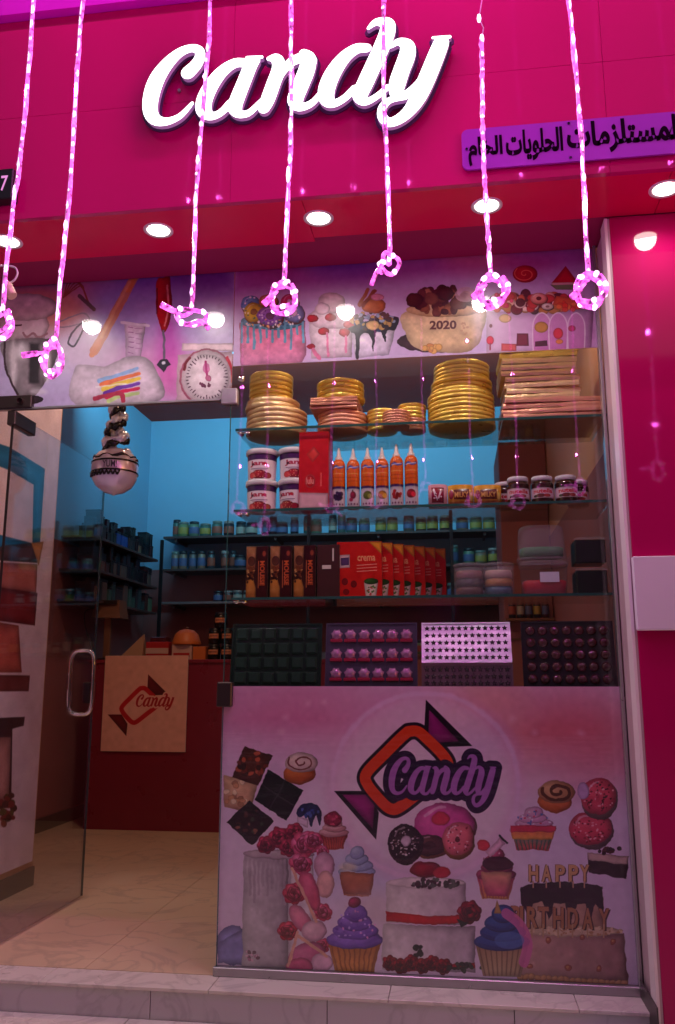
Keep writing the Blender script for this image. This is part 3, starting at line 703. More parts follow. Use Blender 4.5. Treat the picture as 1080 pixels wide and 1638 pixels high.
# birthday cake
c.poly([(850, 1415), (964, 1418), (966, 1490), (852, 1486)], (216, 180, 150), (186, 140, 120), 'h')
c.poly([(833, 1420), (834, 1445), (846, 1470), (852, 1446), (866, 1442), (878, 1472), (886, 1446), (905, 1446), (912, 1476), (922, 1446), (938, 1446), (944, 1470), (952, 1446), (964, 1462), (964, 1424)], (30, 16, 24)); g(899, 1421, 66, 9, (48, 30, 38), (26, 14, 20))
c.poly([(828, 1486), (998, 1494), (1004, 1572), (826, 1560)], (206, 160, 150), (170, 120, 120), 'h'); g(913, 1490, 84, 9, (220, 190, 160)); c.dots(913, 1490, 82, 7, 70, 2.4, [(236, 206, 170), (190, 140, 100)])
for x, y in ((876, 1505), (932, 1500), (979, 1507), (848, 1547), (908, 1548), (958, 1550)): g(x, y, 5, 5, (170, 90, 70)); g(x-1, y-1, 2, 2, (210, 150, 100))
for k in range(19): g(832+k*9.3, 1563+k*.6, 6, 5, (226, 180, 120), (176, 120, 80))
c.organic(1.6, .055)
for ch, x in zip('HAPPY', (846, 867, 889, 910, 928)):
    T = place_text(text_mesh(ch, .03), x, 1384, x+15, 1411); c.tris([[(a+1.8, b+1.4) for a, b in t] for t in T], (70, 36, 34)); c.tris([[(a-.8, b-.6) for a, b in t] for t in T], (110, 66, 50)); c.tris(T, (226, 178, 120)); c.line([(x+7, 1411), (x+7, 1420)], 1, (210, 170, 130), sm=False)
for ch, x in zip('BIRTHDAY', (818, 832, 843, 861, 885, 908, 932, 958)):
    T = place_text(text_mesh(ch, .03), x, 1450+(x-818)*.03, x+(17 if ch != 'I' else 5), 1484+(x-818)*.03); c.tris([[(a+2.2, b+1.6) for a, b in t] for t in T], (60, 28, 30)); c.tris([[(a-1, b-.6) for a, b in t] for t in T], (90, 50, 44)); c.tris(T, (186, 126, 84)); c.line([(x+8, 1480), (x+8, 1500)], 1, (200, 160, 120), sm=False)
cupcake(c, 803, 1562, 84, 118, (206, 180, 140), (170, 130, 100), (50, 96, 180), (26, 56, 130)); c.poly([(795, 1440), (803, 1462), (790, 1462)], (190, 150, 90)); c.line([(810, 1462), (832, 1480), (844, 1510), (838, 1540)], 7, (226, 110, 180), a=.85); g(815, 1505, 24, 14, (90, 130, 210), a=.6)
logo(c, 560, 1100, 1, (34, 10, 34), (226, 64, 26), (176, 34, 140), None)
u0, v0 = on_y(622, 1291); u1, v1 = on_y(797, 1208)
word(c, (u0, v0-.002, u1, v1+.008), (178, 110, 196), (44, 8, 58), .020)
c.grain(.012, .012)
big_print = MB(); big_print.box(-.868, .006, .031, GX-.012, .009, .990, 0, 1)
pr = thing('window_print', 'large pastel print of cakes, donuts and candy logo across the lower window', 'poster', (-.15, .009, .03))
big_print.build('sheet', [M['white_pl'], image_mat('print of cakes', c.a, .28)], pr)

# print over the door
c = Canvas(-2.30, 2.112, -.8635, 2.735, 900, on_y, (196, 182, 222))
g = lambda *a, **k: c.ell(*a, **k)
c.poly([(-200, 380), (380, 380), (380, 470), (-200, 500)], (120, 60, 170), a=.75, soft=30); g(70, 440, 50, 30, (60, 50, 150), a=.8, soft=20); g(230, 420, 60, 30, (90, 70, 190), a=.7, soft=25); g(320, 440, 50, 30, (110, 40, 140), a=.6, soft=20)
g(60, 490, 90, 45, (230, 140, 120), a=.8, soft=25); g(140, 440, 50, 28, (220, 130, 140), a=.6, soft=20); g(235, 570, 70, 60, (230, 130, 190), a=.55, soft=30); g(270, 500, 60, 50, (160, 140, 220), a=.5, soft=30); g(270, 560, 20, 60, (200, 60, 180), a=.6, soft=14)
g(185, 500, 50, 60, (150, 150, 220), a=.6, soft=30); g(290, 610, 50, 40, (225, 120, 190), a=.6, soft=20); g(140, 560, 60, 40, (225, 205, 225), a=.7, soft=20)
# mixer
c.poly([(-60, 505), (72, 500), (78, 520), (70, 540), (-60, 545)], (214, 190, 200)); g(40, 490, 52, 22, (222, 200, 205)); c.line([(10, 520), (32, 519)], 1.6, (50, 30, 40)); c.line([(36, 531), (42, 538), (52, 532), (60, 539), (74, 533)], 2, (150, 110, 120))
c.poly([(4, 545), (88, 543), (84, 585), (66, 618), (50, 634), (28, 632), (14, 605), (6, 575)], (170, 160, 165), (120, 100, 110), 'h', sm=True); c.poly([(46, 548), (62, 548), (62, 612), (44, 612)], (50, 36, 44), soft=3); g(20, 580, 6, 40, (235, 225, 230), a=.7, soft=4); g(74, 580, 6, 30, (235, 225, 232), a=.8, soft=4); g(34, 560, 10, 14, (245, 240, 245), a=.7, soft=6); g(60, 625, 14, 6, (230, 222, 230), a=.6, soft=4); c.line([(6, 546), (8, 590), (28, 632)], 2, (60, 30, 44)); g(44, 638, 24, 7, (60, 50, 56))
# whisks
for k in range(5): c.line([(100, 475), (108+k*5, 448+k*2), (126+k*2, 450+k*4), (140, 482)], 1.3, (150, 70, 50))
c.line([(126, 472), (150, 494)], 3.4, (90, 60, 70)); c.line([(88, 516), (130, 500), (140, 512), (100, 522), (88, 516)], 1.4, (150, 130, 150)); c.line([(108, 548), (118, 552), (130, 530), (138, 512), (122, 522), (110, 540), (108, 548)], 1.7, (70, 60, 80))
c.line([(214, 442), (150, 560)], 8.5, (218, 140, 90), a=.85); c.line([(218, 436), (204, 462)], 5, (225, 140, 70)); c.line([(158, 545), (146, 566)], 5, (225, 150, 110)); c.line([(206, 450), (160, 538)], 3, (240, 190, 130), a=.6)
# measuring cup
c.poly([(198, 514), (232, 516), (224, 572), (200, 570)], (222, 200, 222), (205, 170, 205)); c.line([(194, 514), (236, 520)], 2.6, (230, 215, 232)); [c.line([(204, 522+k*8), (212, 523+k*8)], .8, (160, 110, 160), sm=False) for k in range(6)]; [c.line([(216, 524+k*8), (226, 525+k*8)], .6, (170, 120, 170), sm=False) for k in range(5)]
# hand blender
c.poly([(250, 446), (262, 442), (270, 440), (272, 460), (274, 490), (266, 526), (258, 528), (250, 500), (248, 470)], (214, 20, 30), (150, 10, 20), 'h', sm=True); c.line([(266, 455), (268, 490), (262, 520)], 1.6, (250, 170, 170), a=.7); c.line([(250, 460), (250, 500)], 1, (90, 10, 20)); c.line([(261, 528), (261, 574)], 2, (110, 100, 120), sm=False); c.poly([(250, 582), (256, 574), (266, 574), (272, 582), (266, 586), (261, 594), (255, 588)], (50, 44, 60)); g(261, 580, 3, 3, (220, 220, 230))
# piping tubes
c.poly([(118, 590), (135, 582), (165, 585), (200, 570), (230, 570), (248, 590), (254, 640), (120, 646)], (226, 212, 226), sm=True)
for i, (a, col) in enumerate(zip(range(6), ((150, 190, 235), (240, 130, 80), (240, 215, 80), (120, 60, 180), (220, 40, 90), (200, 226, 150)))): c.line([(158+i*3, 608+i*6.4), (190, 598+i*7), (222-i*.5+(i == 0)*-4, 588+i*8)], 4.2, col, r2=3)
c.line([(150, 636), (190, 628), (196, 640)], 4, (190, 60, 90)); c.line([(152, 618), (200, 612)], 1.4, (250, 250, 250), a=.7)
# scale
c.poly([(290, 548), (372, 548), (372, 560), (290, 560)], (232, 208, 214)); c.poly([(284, 566), (378, 560), (382, 648), (280, 650)], (228, 196, 208), sm=False); g(330, 603, 44, 47, (205, 110, 140)); g(330, 603, 41, 44, (236, 215, 222)); g(330, 603, 36, 39, (238, 226, 230)); c.line([(293, 590), (296, 580), (302, 572)], 2.4, (120, 20, 40)); c.line([(362, 570), (370, 590), (370, 610)], 2.6, (190, 30, 60))
for k in range(40):
    t = 2*PI*k/40; q = 30 if k % 5 else 27; c.line([(330+q*math.cos(t), 602+q*1.08*math.sin(t)), (330+33*math.cos(t), 602+35.5*math.sin(t))], .8, (70, 40, 60), sm=False)
c.line([(330, 603), (328, 578)], 2, (170, 40, 110)); g(329, 588, 6, 8, (190, 70, 140), a=.6); g(332, 604, 5, 5, (200, 110, 150)); c.dots(326, 616, 12, 5, 8, 2.2, [(110, 50, 80)])
c.organic(1.1, .06); c.grain(.012, .015)
p2 = thing('transom_print', 'print of mixer, whisks, red blender and kitchen scale over the door', 'poster', (-1.5, .009, 2.1))
MB().box(-2.30, .006, 2.112, -.8635, .009, 2.735, 0, 1).build('sheet', [M['white_pl'], image_mat('print of utensils', c.a, .3)], p2)

# print over the window
c = Canvas(-.8615, 2.250, GX-.012, 2.735, 1000, on_y, (208, 186, 224))
g = lambda *a, **k: c.ell(*a, **k)
c.poly([(370, 380), (980, 320), (980, 425), (700, 440), (600, 452), (370, 470)], (168, 70, 160), a=.75, soft=14); g(560, 425, 60, 20, (110, 60, 180), a=.6, soft=20); g(430, 430, 50, 20, (180, 40, 130), a=.6, soft=20); g(760, 410, 60, 25, (230, 120, 140), a=.6, soft=20); g(840, 420, 50, 20, (190, 60, 130), a=.5, soft=20)
g(440, 550, 60, 40, (236, 170, 215), a=.5, soft=20); g(900, 530, 60, 50, (205, 90, 170), a=.6, soft=25)
# blue drip cake with donuts
c.poly([(382, 515), (487, 512), (489, 566), (480, 580), (384, 586)], (236, 120, 150), (226, 150, 190)); g(435, 513, 52, 13, (110, 170, 190), (80, 140, 170)); 
for k in range(11): x = 386+k*9.8; c.line([(x, 515), (x, 532+random.choice((0, 6, 14, 24)))], 2.1, (104, 164, 190), sm=False)
donut(c, 400, 486, 17, 15, (110, 170, 210), (80, 140, 190), (200, 140, 90), 14, [(250, 250, 250), (60, 90, 160)], hole=(80, 120, 160)); donut(c, 428, 480, 16, 12, (226, 140, 80), (200, 110, 60), (200, 140, 90)); donut(c, 462, 482, 15, 14, (210, 60, 110), (180, 40, 90), (200, 140, 90)); donut(c, 405, 498, 17, 17, (226, 205, 60), (200, 170, 40), (200, 140, 90), 16, [(90, 130, 90), (250, 250, 200)], hole=(150, 110, 60)); donut(c, 431, 504, 22, 18, (170, 120, 205), (140, 90, 180), (170, 120, 120), 26, [(240, 220, 250), (110, 60, 150)], hole=(110, 80, 110)); donut(c, 470, 500, 17, 16, (140, 150, 190), (110, 120, 170), (170, 120, 120), 12, [(240, 220, 250)])
c.dots(435, 516, 46, 7, 40, 1.8, [(240, 220, 220), (60, 100, 130), (240, 180, 100)])
# strawberry cream cake
c.poly([(493, 515), (565, 512), (562, 570), (498, 572)], (236, 220, 226), (222, 196, 212)); g(530, 508, 40, 17, (240, 226, 230), (222, 190, 205)); g(530, 483, 22, 17, (240, 225, 225), (226, 200, 205)); g(515, 492, 12, 10, (235, 215, 220))
for x, y in ((500, 508), (528, 506), (517, 528), (550, 530), (557, 518)): g(x, y, 9, 6.5, (214, 24, 54), (150, 10, 30))
c.line([(522, 532), (524, 568)], 2, (226, 130, 170)); c.line([(552, 536), (553, 562)], 2, (226, 130, 170)); g(496, 553, 7, 5, (170, 20, 50)); c.line([(500, 558), (510, 572)], 3, (220, 120, 160))
# chocolate drip cake
c.poly([(562, 528), (632, 524), (622, 566), (568, 572)], (232, 222, 236), (214, 200, 224)); c.poly([(562, 520), (632, 504), (632, 526), (618, 528), (616, 546), (608, 530), (600, 532), (596, 562), (591, 534), (576, 536), (574, 570), (569, 570), (568, 536), (560, 530)], (44, 28, 50), sm=True)
c.dots(596, 512, 34, 15, 60, 4, [(40, 50, 100), (70, 60, 70), (200, 160, 90), (90, 60, 60), (150, 170, 200), (50, 30, 40)]); g(597, 488, 20, 12, (226, 140, 70), (190, 100, 50)); c.line([(574, 488), (588, 462)], 3, (170, 100, 60)); c.line([(580, 488), (598, 464)], 3, (150, 80, 50)); g(596, 519, 11, 7, (230, 190, 120)); g(603, 474, 11, 6, (236, 160, 180))
# cream 2020 cake
g(700, 545, 66, 18, (70, 44, 50)); c.poly([(648, 498), (768, 490), (772, 530), (762, 552), (740, 562), (680, 560), (656, 548), (648, 530)], (232, 205, 160), (214, 180, 130), 'h', sm=True); g(709, 494, 60, 12, (226, 196, 150), (190, 150, 100)); c.poly([(756, 492), (772, 490), (774, 535), (758, 556)], (226, 205, 220), a=.5, soft=6)
c.dots(708, 480, 50, 18, 50, 8, [(70, 30, 30), (110, 60, 50), (150, 90, 60), (50, 20, 26), (190, 140, 100)]); g(663, 478, 14, 12, (90, 44, 34), (50, 20, 20)); g(712, 468, 14, 12, (80, 36, 34), (40, 16, 20)); g(690, 476, 12, 10, (130, 80, 60)); g(732, 484, 13, 10, (100, 60, 50)); g(745, 470, 18, 12, (225, 190, 200), a=.7)
c.organic(1.5, .08); c.tris(place_text(text_mesh('2020', .03), 687, 512, 730, 526, -1), (90, 40, 40)); c.dots(690, 556, 16, 5, 10, 5, [(230, 180, 100), (214, 150, 90)]); c.dots(742, 525, 10, 10, 14, 1.6, [(190, 150, 110)])
# sweets, lollipop, watermelon
c.poly([(778, 498), (950, 492), (946, 560), (778, 566)], (224, 196, 222), (200, 130, 190), 'h'); g(840, 437, 20, 14, (220, 30, 36), (190, 16, 30)); c.line([(840+t*3*math.cos(t*1.7), 437+t*2.1*math.sin(t*1.7)) for t in np.linspace(.3, 6, 18)], .9, (250, 110, 90))
c.poly([(882, 452), (905, 424), (926, 452), (904, 456)], (214, 20, 44)); c.poly([(880, 454), (930, 452), (926, 462), (890, 462)], (110, 140, 90)); c.poly([(882, 451), (928, 450), (926, 454), (884, 455)], (220, 190, 170))
c.dots(850, 482, 66, 14, 70, 9, [(214, 100, 70), (236, 180, 160), (120, 30, 50), (240, 200, 190), (200, 60, 60), (190, 120, 60), (240, 225, 215), (90, 40, 50)]); c.dots(805, 478, 16, 12, 14, 4, [(220, 30, 80), (240, 80, 120)]); donut(c, 862, 476, 14, 10, (240, 170, 150), (220, 120, 110), (200, 130, 90), hole=(90, 40, 40)); donut(c, 876, 489, 10, 6, (240, 226, 215), (200, 170, 160), (110, 60, 60), hole=(150, 110, 110)); c.poly([(890, 472), (925, 476), (920, 490), (884, 486)], (210, 90, 50)); c.dots(910, 488, 16, 7, 12, 5, [(226, 60, 40), (236, 120, 60)])
for x, w_ in ((867, 28), (893, 28), (922, 26)): c.poly([(x-w_/2, 560), (x-w_/2, 515), (x-w_/3, 502), (x, 498), (x+w_/3, 502), (x+w_/2, 515), (x+w_/2, 558)], (216, 140, 200), (206, 110, 180), a=.8); c.line([(x-w_/2, 560), (x-w_/2, 515), (x, 499), (x+w_/2, 515), (x+w_/2, 558)], 1, (235, 200, 225))
c.poly([(827, 532), (845, 532), (846, 552), (826, 552)], (130, 30, 60)); c.poly([(856, 545), (875, 543), (876, 552), (856, 553)], (90, 20, 50)); g(866, 522, 11, 9, (206, 140, 60)); g(893, 532, 8, 9, (226, 40, 70)); g(895, 545, 6, 4, (236, 140, 70)); g(915, 524, 6, 5, (200, 40, 100)); g(784, 543, 6, 7, (220, 30, 70)); c.line([(784, 548), (784, 558)], 1, (150, 40, 60)); c.poly([(802, 548), (826, 549), (826, 560), (802, 560)], (214, 90, 90)); g(808, 508, 10, 7, (226, 190, 130)); g(785, 520, 2.5, 3, (120, 40, 60))
c.grain(.012, .012)
p3 = thing('transom_print', 'print of drip cakes, cream cake marked 2020, lollipop and watermelon over the window', 'poster', (-.15, .009, 2.25))
MB().box(-.8605, .006, 2.250, GX-.012, .009, 2.735, 0, 1).build('sheet', [M['white_pl'], image_mat('print of cakes above', c.a, .3)], p3)

# ------------------------------------------------------------------ door leaf, standing open into the shop
DX = -1.787
dr = thing('glass_door', 'frameless glass door leaf standing open into the shop with chrome handle', 'door', (DX, 0, 0))
MB().box(DX-.005, .006, .012, DX+.005, .934, 2.092).build('pane', M['glass_door'], dr)
MB().box(DX-.0052, .934, .012, DX+.0052, .9365, 2.092).build('glass_edge', M['glass_edge'], dr)
MB().box(DX-.0053, .0035, .10, DX+.0053, .006, 2.04).build('glass_edge', M['dark'], dr)
MB().box(DX-.018, -.012, 2.040, DX+.018, .165, 2.100, bev=.003).build('top_clamp', M['dark'], dr)
MB().box(DX-.016, -.012, .002, DX+.016, .165, .060, bev=.003).build('bottom_clamp', M['dark'], dr)
h = MB(); ring = []
for k in range(32):
    t = 2*PI*k/32; cx = .048*math.copysign(abs(math.cos(t))**.55, math.cos(t)); cz = .150*math.copysign(abs(math.sin(t))**.35, math.sin(t)); ring.append((DX+cx*1.25, .80, 1.0+cz))
h.tube(ring, .0095, 10, closed=True).build('handle', M['chrome'], dr)
MB().box(DX-.02, .86, .90, DX+.02, .925, 1.0, bev=.004).build('lock', M['dark'], dr)
hp = thing('door_pivot', 'dark metal pivot block fixed above the corner of the open glass door', 'hinge', (-1.82, 0, 2.13))
MB().box(-1.90, -.02, 2.108, -1.70, .02, 2.162, bev=.003).build('pivot_body', M['dark'], hp)
MB().lathe([(.012, 0), (.012, .012)], (-1.745, -.0205-.012, 2.135), 12, ax='y').build('bolt', M['shutter'], hp)

# display board on the pier behind the door leaf
c = Canvas(.02, .12, 1.12, 2.75, 260, lambda x, y: on_x(x, y, PX_+.012), (242, 226, 244))
c.a = c.a[:]; g = lambda *a, **k: c.ell(*a, **k)
c.poly([(-60, 690), (15, 715), (72, 750), (64, 870), (52, 868), (54, 775), (15, 752), (-60, 720)], (40, 130, 190)); c.poly([(-60, 840), (50, 868), (56, 880), (-60, 872)], (40, 130, 190)); c.line([(77, 700), (66, 860)], 1.2, (235, 220, 215), sm=False)
c.poly([(-60, 890), (10, 872), (52, 868), (60, 900), (-60, 892)], (90, 50, 40)); c.poly([(50, 868), (70, 866), (62, 905)], (226, 160, 80))
c.poly([(-60, 896), (60, 902), (58, 950), (-60, 930)], (205, 120, 110)); c.poly([(-60, 930), (60, 948), (56, 1000), (-60, 985)], (140, 40, 45)); c.poly([(-60, 985), (30, 1000), (35, 1075), (-60, 1075)], (214, 110, 100)); c.poly([(-60, 1078), (48, 1080), (46, 1105), (-60, 1105)], (110, 50, 55)); c.poly([(-60, 1150), (40, 1146), (38, 1160), (20, 1165), (18, 1290), (-60, 1300)], (50, 44, 60)); c.poly([(-60, 1180), (18, 1178), (14, 1280), (-60, 1285)], (214, 160, 160)); c.dots(12, 1290, 12, 30, 30, 5, [(90, 90, 50), (130, 50, 50), (60, 40, 40)])
c.grain(.02, .03)
bd = thing('wall_board', 'tall display board with a blue frame and red panels on the pier behind the open door', 'board', (PX_+.005, .5, 1))
mb = MB(); mb.box(PX_+.0005, .02, .12, PX_+.010, 1.12, 2.75, 0)
mb.face([(PX_+.012, .02, .12), (PX_+.012, 1.12, .12), (PX_+.012, 1.12, 2.75), (PX_+.012, .02, 2.75)], 1, [(0, 0), (1, 0), (1, 1), (0, 1)])
mb.build('board_face', [M['white_pl'], image_mat('display board', c.a, .4)], bd)

# ------------------------------------------------------------------ illuminated sign
sg = thing('shop_sign', 'illuminated white script letters reading Candy on the magenta fascia', 'sign', (-.5, SIGN_Y, 3.1))
res = .0018
GX0_, GZ0_ = SX0-.06, SZ0-.06
Zg, Xg = np.meshgrid(np.arange(GZ0_, SZ1+.06, res), np.arange(GX0_, SX1+.06, res), indexing='ij')
full = np.full(Xg.shape, 1e9); fields = []
for G in STROKES:
    d = np.full(Xg.shape, 1e9)
    for P, R in G: d = np.minimum(d, sd_stroke(P, R, Xg, Zg))
    fields.append(d); full = np.minimum(full, d)
def to_world(L): return [(GX0_+p[0]*res, GZ0_+p[1]*res) for p in simplify(L, .35)]
M['letter_side_glow'] = mat('letter return with glow', (.40, .22, .42), .35, emit=(.75, .35, .85), es=.22)  # soft pink halo of the lit letters, put into the returns as emission
M['letter_back'] = mat('letter backing', (.05, .012, .07), .4)
curve_solid('backing', [to_world(L) for L in contours(full, .009)], SIGN_Y+.0184, .006, [M['letter_back']], sg)
for i, d in enumerate(fields):
    curve_solid('letter', [to_world(L) for L in contours(d)], SIGN_Y-i*.0010, .018, [M['letter'], M['letter_side_glow']], sg)
for x in np.linspace(SX0+.12, SX1-.15, 6): MB().tube([(x, SIGN_Y+.04, 3.10), (x, FY, 3.10)], .006, 6).build('stud', M['alu'], sg)

# Arabic plaque
ar = thing('name_plaque', 'rounded purple plaque with black Arabic lettering on the fascia', 'sign', (.45, FY-.02, 2.75))
x0, z0 = on_y(741, 272, FY-.02); x1, z1_ = on_y(740, 216, FY-.02)
PXA, PXB, PZA, PZB = .062, .765, 2.682, 2.832
def rrect(xa, za, xb, zb, r, n=6):
    o = []
    for cx, cz, a in ((xb-r, zb-r, 0), (xa+r, zb-r, PI/2), (xa+r, za+r, PI), (xb-r, za+r, 1.5*PI)):
        for k in range(n+1): t = a+PI/2*k/n; o.append((cx+r*math.cos(t), cz+r*math.sin(t)))
    return o
M['plaque'] = mat('purple acrylic', (.40, .03, .62), .25, coat=.3)
M['ink'] = mat('black lettering', (.012, .002, .014), .9, spec=.02)
curve_solid('plate', [rrect(PXA, PZA, PXB, PZB, .022)], FY-.020, .008, [M['plaque']], ar)
for x in (PXA+.016, (PXA+PXB)/2, PXB-.016):
    for z in ((PZA+PZB)/2,) if x != (PXA+PXB)/2 else (PZA+.012, PZB-.012):
        MB().lathe([(.0045, 0), (.004, .003), (.001, .004)], (x, FY-.0245, z), 8, ax='y').build('screw', M['black'], ar)
for x in (PXA+.05, PXB-.05): MB().box(x-.01, FY-.012, 2.74, x+.01, FY, 2.77).build('spacer', M['alu'], ar)
words_ar = [('\ufedf\ufee4\ufeb4\ufe98\ufee0\ufeb0\ufee3\ufe8e\ufe95', .405, .752), ('\ufe8d\ufedf\ufea4\ufee0\ufeee\ufef3\ufe8e\ufe95', .207, .392), ('\ufe8d\ufedf\ufea8\ufe8e\ufee1', .083, .196)]
for body, xa, xb in words_ar:
    T = text_mesh(body[::-1], .034)
    mb = MB(); za, zb = 2.700 if xa > .1 else 2.690, 2.812
    tz = {0: (2.703, 2.822), 1: (2.697, 2.812), 2: (2.694, 2.800)}[[w_[0] for w_ in words_ar].index(body)]
    for t in T:
        pts = [(xa+u*(xb-xa), FY-.0226, tz[0]+v*(tz[1]-tz[0])) for u, v in t]
        mb.face(pts)
        q = [(a, FY-.0204, b) for a, _, b in pts]
        for k in range(3): mb.face([pts[k], pts[(k+1) % 3], q[(k+1) % 3], q[k]])
    mb.build('lettering', M['ink'], ar)
# neighbour's number plate
nb = thing('number_sign', 'small dark sign with pink glowing 77 at the edge of the fascia', 'sign', (-1.62, FY-.04, 2.79))
nx1, nz1 = on_y(22, 268, FY-.05); _, nz0 = on_y(22, 316, FY-.05)
MB().box(nx1-.30, FY-.05, nz0, nx1, FY-.002, nz1, bev=.004).build('case', M['black'], nb)
M['pink_digit'] = emis('pink lit digit', (1, .35, .85), .9)
for body, dx in (('7', -.044), ('7', -.078), ('0', -.112)):
    mb = MB()
    for t in text_mesh(body, .01): mb.face([(nx1+dx+u*.026, FY-.0515, nz0+.03+v*(nz1-nz0-.06)) for u, v in t])
    mb.build('digit', M['pink_digit'], nb)
# blank board on the pillar
wb = thing('sign_board', 'blank white board mounted low on the magenta pillar', 'sign', (.9, RF, 1.17))
bx0, bz1 = on_y(1012, 890, RF-.035); _, bz0 = on_y(1020, 1007, RF-.035)
MB().box(bx0+.001, RF-.034, bz0, 1.9, RF-.004, bz1, bev=.002).build('face_panel', M['lilac_board'], wb)
MB().box(bx0-.0015, RF-.0355, bz0-.003, 1.9, RF-.0345, bz0).build('edge_trim', M['edge_white'], wb)

# ------------------------------------------------------------------ downlights
def spot(parent, loc, power, col, size=150, rad=.05, aim=None, blend=.8):
    l = bpy.data.lights.new('beam', 'SPOT'); l.energy = power; l.color = col; l.spot_size = math.radians(size); l.spot_blend = blend; l.shadow_soft_size = rad
    o = bpy.data.objects.new('beam', l); COL.objects.link(o); o.parent = parent; o.location = Vector(loc)-base_of(parent)
    if aim is not None: o.rotation_euler = (Vector(aim)-Vector(loc)).to_track_quat('-Z', 'Y').to_euler()
    KIDS.setdefault(parent.name, []).append(o)
    return o
dl = [(-1.645, 'at the edge over the number sign end'), (-1.051, 'over the kitchen print'), (-.451, 'over the drip cake print'), (.146, 'below the purple plaque'), (.742, 'in front of the pillar')]
for i, (x, wh) in enumerate(dl):
    y = -.379 if i < 4 else -.40
    t = thing('downlight', 'round white downlight lit in the soffit '+wh, 'downlight', (x, y, ZC-.01), 'downlights in the soffit')
    MB().lathe([(.0405, -.0005), (.052, -.004), (.055, -.002), (.055, .0)], (x, y, ZC-.0105), 28).build('trim_ring', M['white_pl'], t)
    MB().lathe([(.0001, -.006), (.03, -.005), (.0404, -.0015)], (x, y, ZC-.0105), 28).build('lens', M['lamp'], t)
    spot(t, (x, y, ZC-.022), DOWN_POWER*(1 if i < 4 else .45), (1, .84, .80), 160, .04)

# ------------------------------------------------------------------ hanging light strings
SY = -1.2
def light_string(xt, xb, zb, label, form, ztop=4.4, first_gap=None):
    z0 = zb; t = thing('light_string', label, 'string light', (xb, SY, zb), 'light strings hanging in front of the fascia')
    rs = random.Random(int(abs(xb)*1000)+3)
    path = []; n = 44; zt = first_gap if first_gap else ztop
    for k in range(n+1):
        u = k/n; z = z0+.075+(zt-z0-.075)*u
        path.append((xb+(xt-xb)*(z-z0)/(ztop-z0)+.004*math.sin(7.3*z+xb*9)+rs.uniform(-.0012, .0012), SY+.004*math.cos(5*z+xb)+rs.uniform(-.0012, .0012), z))
    MB().tube(path, [.0056+.0010*math.sin(k*1.9)+.0005*math.sin(k*4.7) for k in range(n+1)], 8).build('hose', M['hose'], t)
    for sx in (-.0022, .0022): MB().tube([(p[0]+sx, p[1]-.0072, p[2]) for p in path], .0009, 4).build('wire', M['wire'], t)
    # leds
    lz = z0+.09; led = None
    while lz < min(zt, 3.35):
        k = (lz-z0-.075)/(zt-z0-.075)*n; a = path[min(int(k), n)]
        if led is None:
            led = MB().lathe([(.0005, -.013), (.0040, -.010), (.0056, 0), (.0040, .010), (.0005, .013)], (a[0], a[1]-.0024, lz), 8).build('led', M['led'], t)
            me = led.data; c0 = Vector((a[0], a[1]-.0024, lz))
            for v in me.vertices: v.co += base_of(t)-c0
            led.location = c0-base_of(t)
        else:
            o = share(led, 'led', (a[0], a[1]-.0024, lz), t); o.scale = (rs.uniform(.7, 1.05), .95, rs.choice((.4, .7, 1.0, 1.3, 2.0)))
        lz += .046*rs.uniform(.72, 1.28)
    if first_gap:
        p = [(path[-1][0], path[-1][1], zt-.01)]
        for k in range(8): p.append((path[-1][0]+.006*math.sin(k*2.1), SY, zt+.03*k))
        p.append((xt, SY, ztop)); MB().tube(p, .0014, 5).build('bare_wire', M['wire'], t)
        for k in (1, 3): share(led, 'led', p[k], t)
    # coiled tail
    b = path[0]; c = [b]
    turns, rx, rz, cz = {'coil': (2.6, .024, .044, -.035), 'round': (2.9, .031, .036, -.033), 'knot': (1.3, .022, .022, -.004), 'bow': (1.5, .034, .018, -.018)}[form]
    m = int(turns*18)
    for k in range(1, m+1):
        a = PI/2+2*PI*k/18
        if k % 6 == 1: jx, jz = rs.uniform(.86, 1.12), rs.uniform(.88, 1.1)
        c.append((b[0]+rx*jx*math.cos(a)*(1-.08*math.sin(k*.4))+(k/m-.5)*.012, b[1]-.012*(k/m)*2+.010*math.sin(a*1.3), b[2]+cz+rz*jz*math.sin(a)-.004*math.sin(k*.8)))
    if form == 'knot': c += [(b[0]-.03, b[1]-.03, b[2]-.035), (b[0]-.042, b[1]-.03, b[2]-.066)]
    if form == 'bow': c += [(b[0]+.035, b[1]-.03, b[2]-.04), (b[0]+.055, b[1]-.03, b[2]-.062)]
    MB().tube(smooth_pts(c, False, 3), .0054, 8).build('coil', M['hose'], t)
    for k in range(5, len(c), 5 if form != 'knot' else 6): o = share(led, 'led', (c[k][0], c[k][1]-.003, c[k][2]), t); o.scale = (1.25, 1.2, rs.uniform(.5, .8)); o.rotation_euler = (0, rs.uniform(0, 3), 0)
    # end plug
    e = {'coil': (-.075, -.028), 'round': (-.045, -.055), 'knot': (-.02, -.03), 'bow': (-.07, .012)}[form]
    s = Vector((b[0]-.012, b[1]-.02, b[2]-.02)); q = Vector((b[0]+e[0], b[1]-.025, b[2]+e[1]))
    MB().tube([s, s.lerp(q, .35), s.lerp(q, .4), q], [.0035, .0045, .0075, .0085], 8).build('plug', M['hose'], t)
    for z in ([4.2, 3.1, 2.6, 2.15] if not first_gap else [4.2, 2.8, 2.15]):
        l = bpy.data.lights.new('glow', 'POINT'); l.energy = STRING_POWER*(1.0 if z > 3.3 else .10); l.color = (1, .10, .80); l.shadow_soft_size = .008
        o = bpy.data.objects.new('glow', l); COL.objects.link(o); o.parent = t; o.location = (xt*(z-z0)/(ztop-z0)+xb*(1-(z-z0)/(ztop-z0))-xb, -.012, z-zb)
    return t
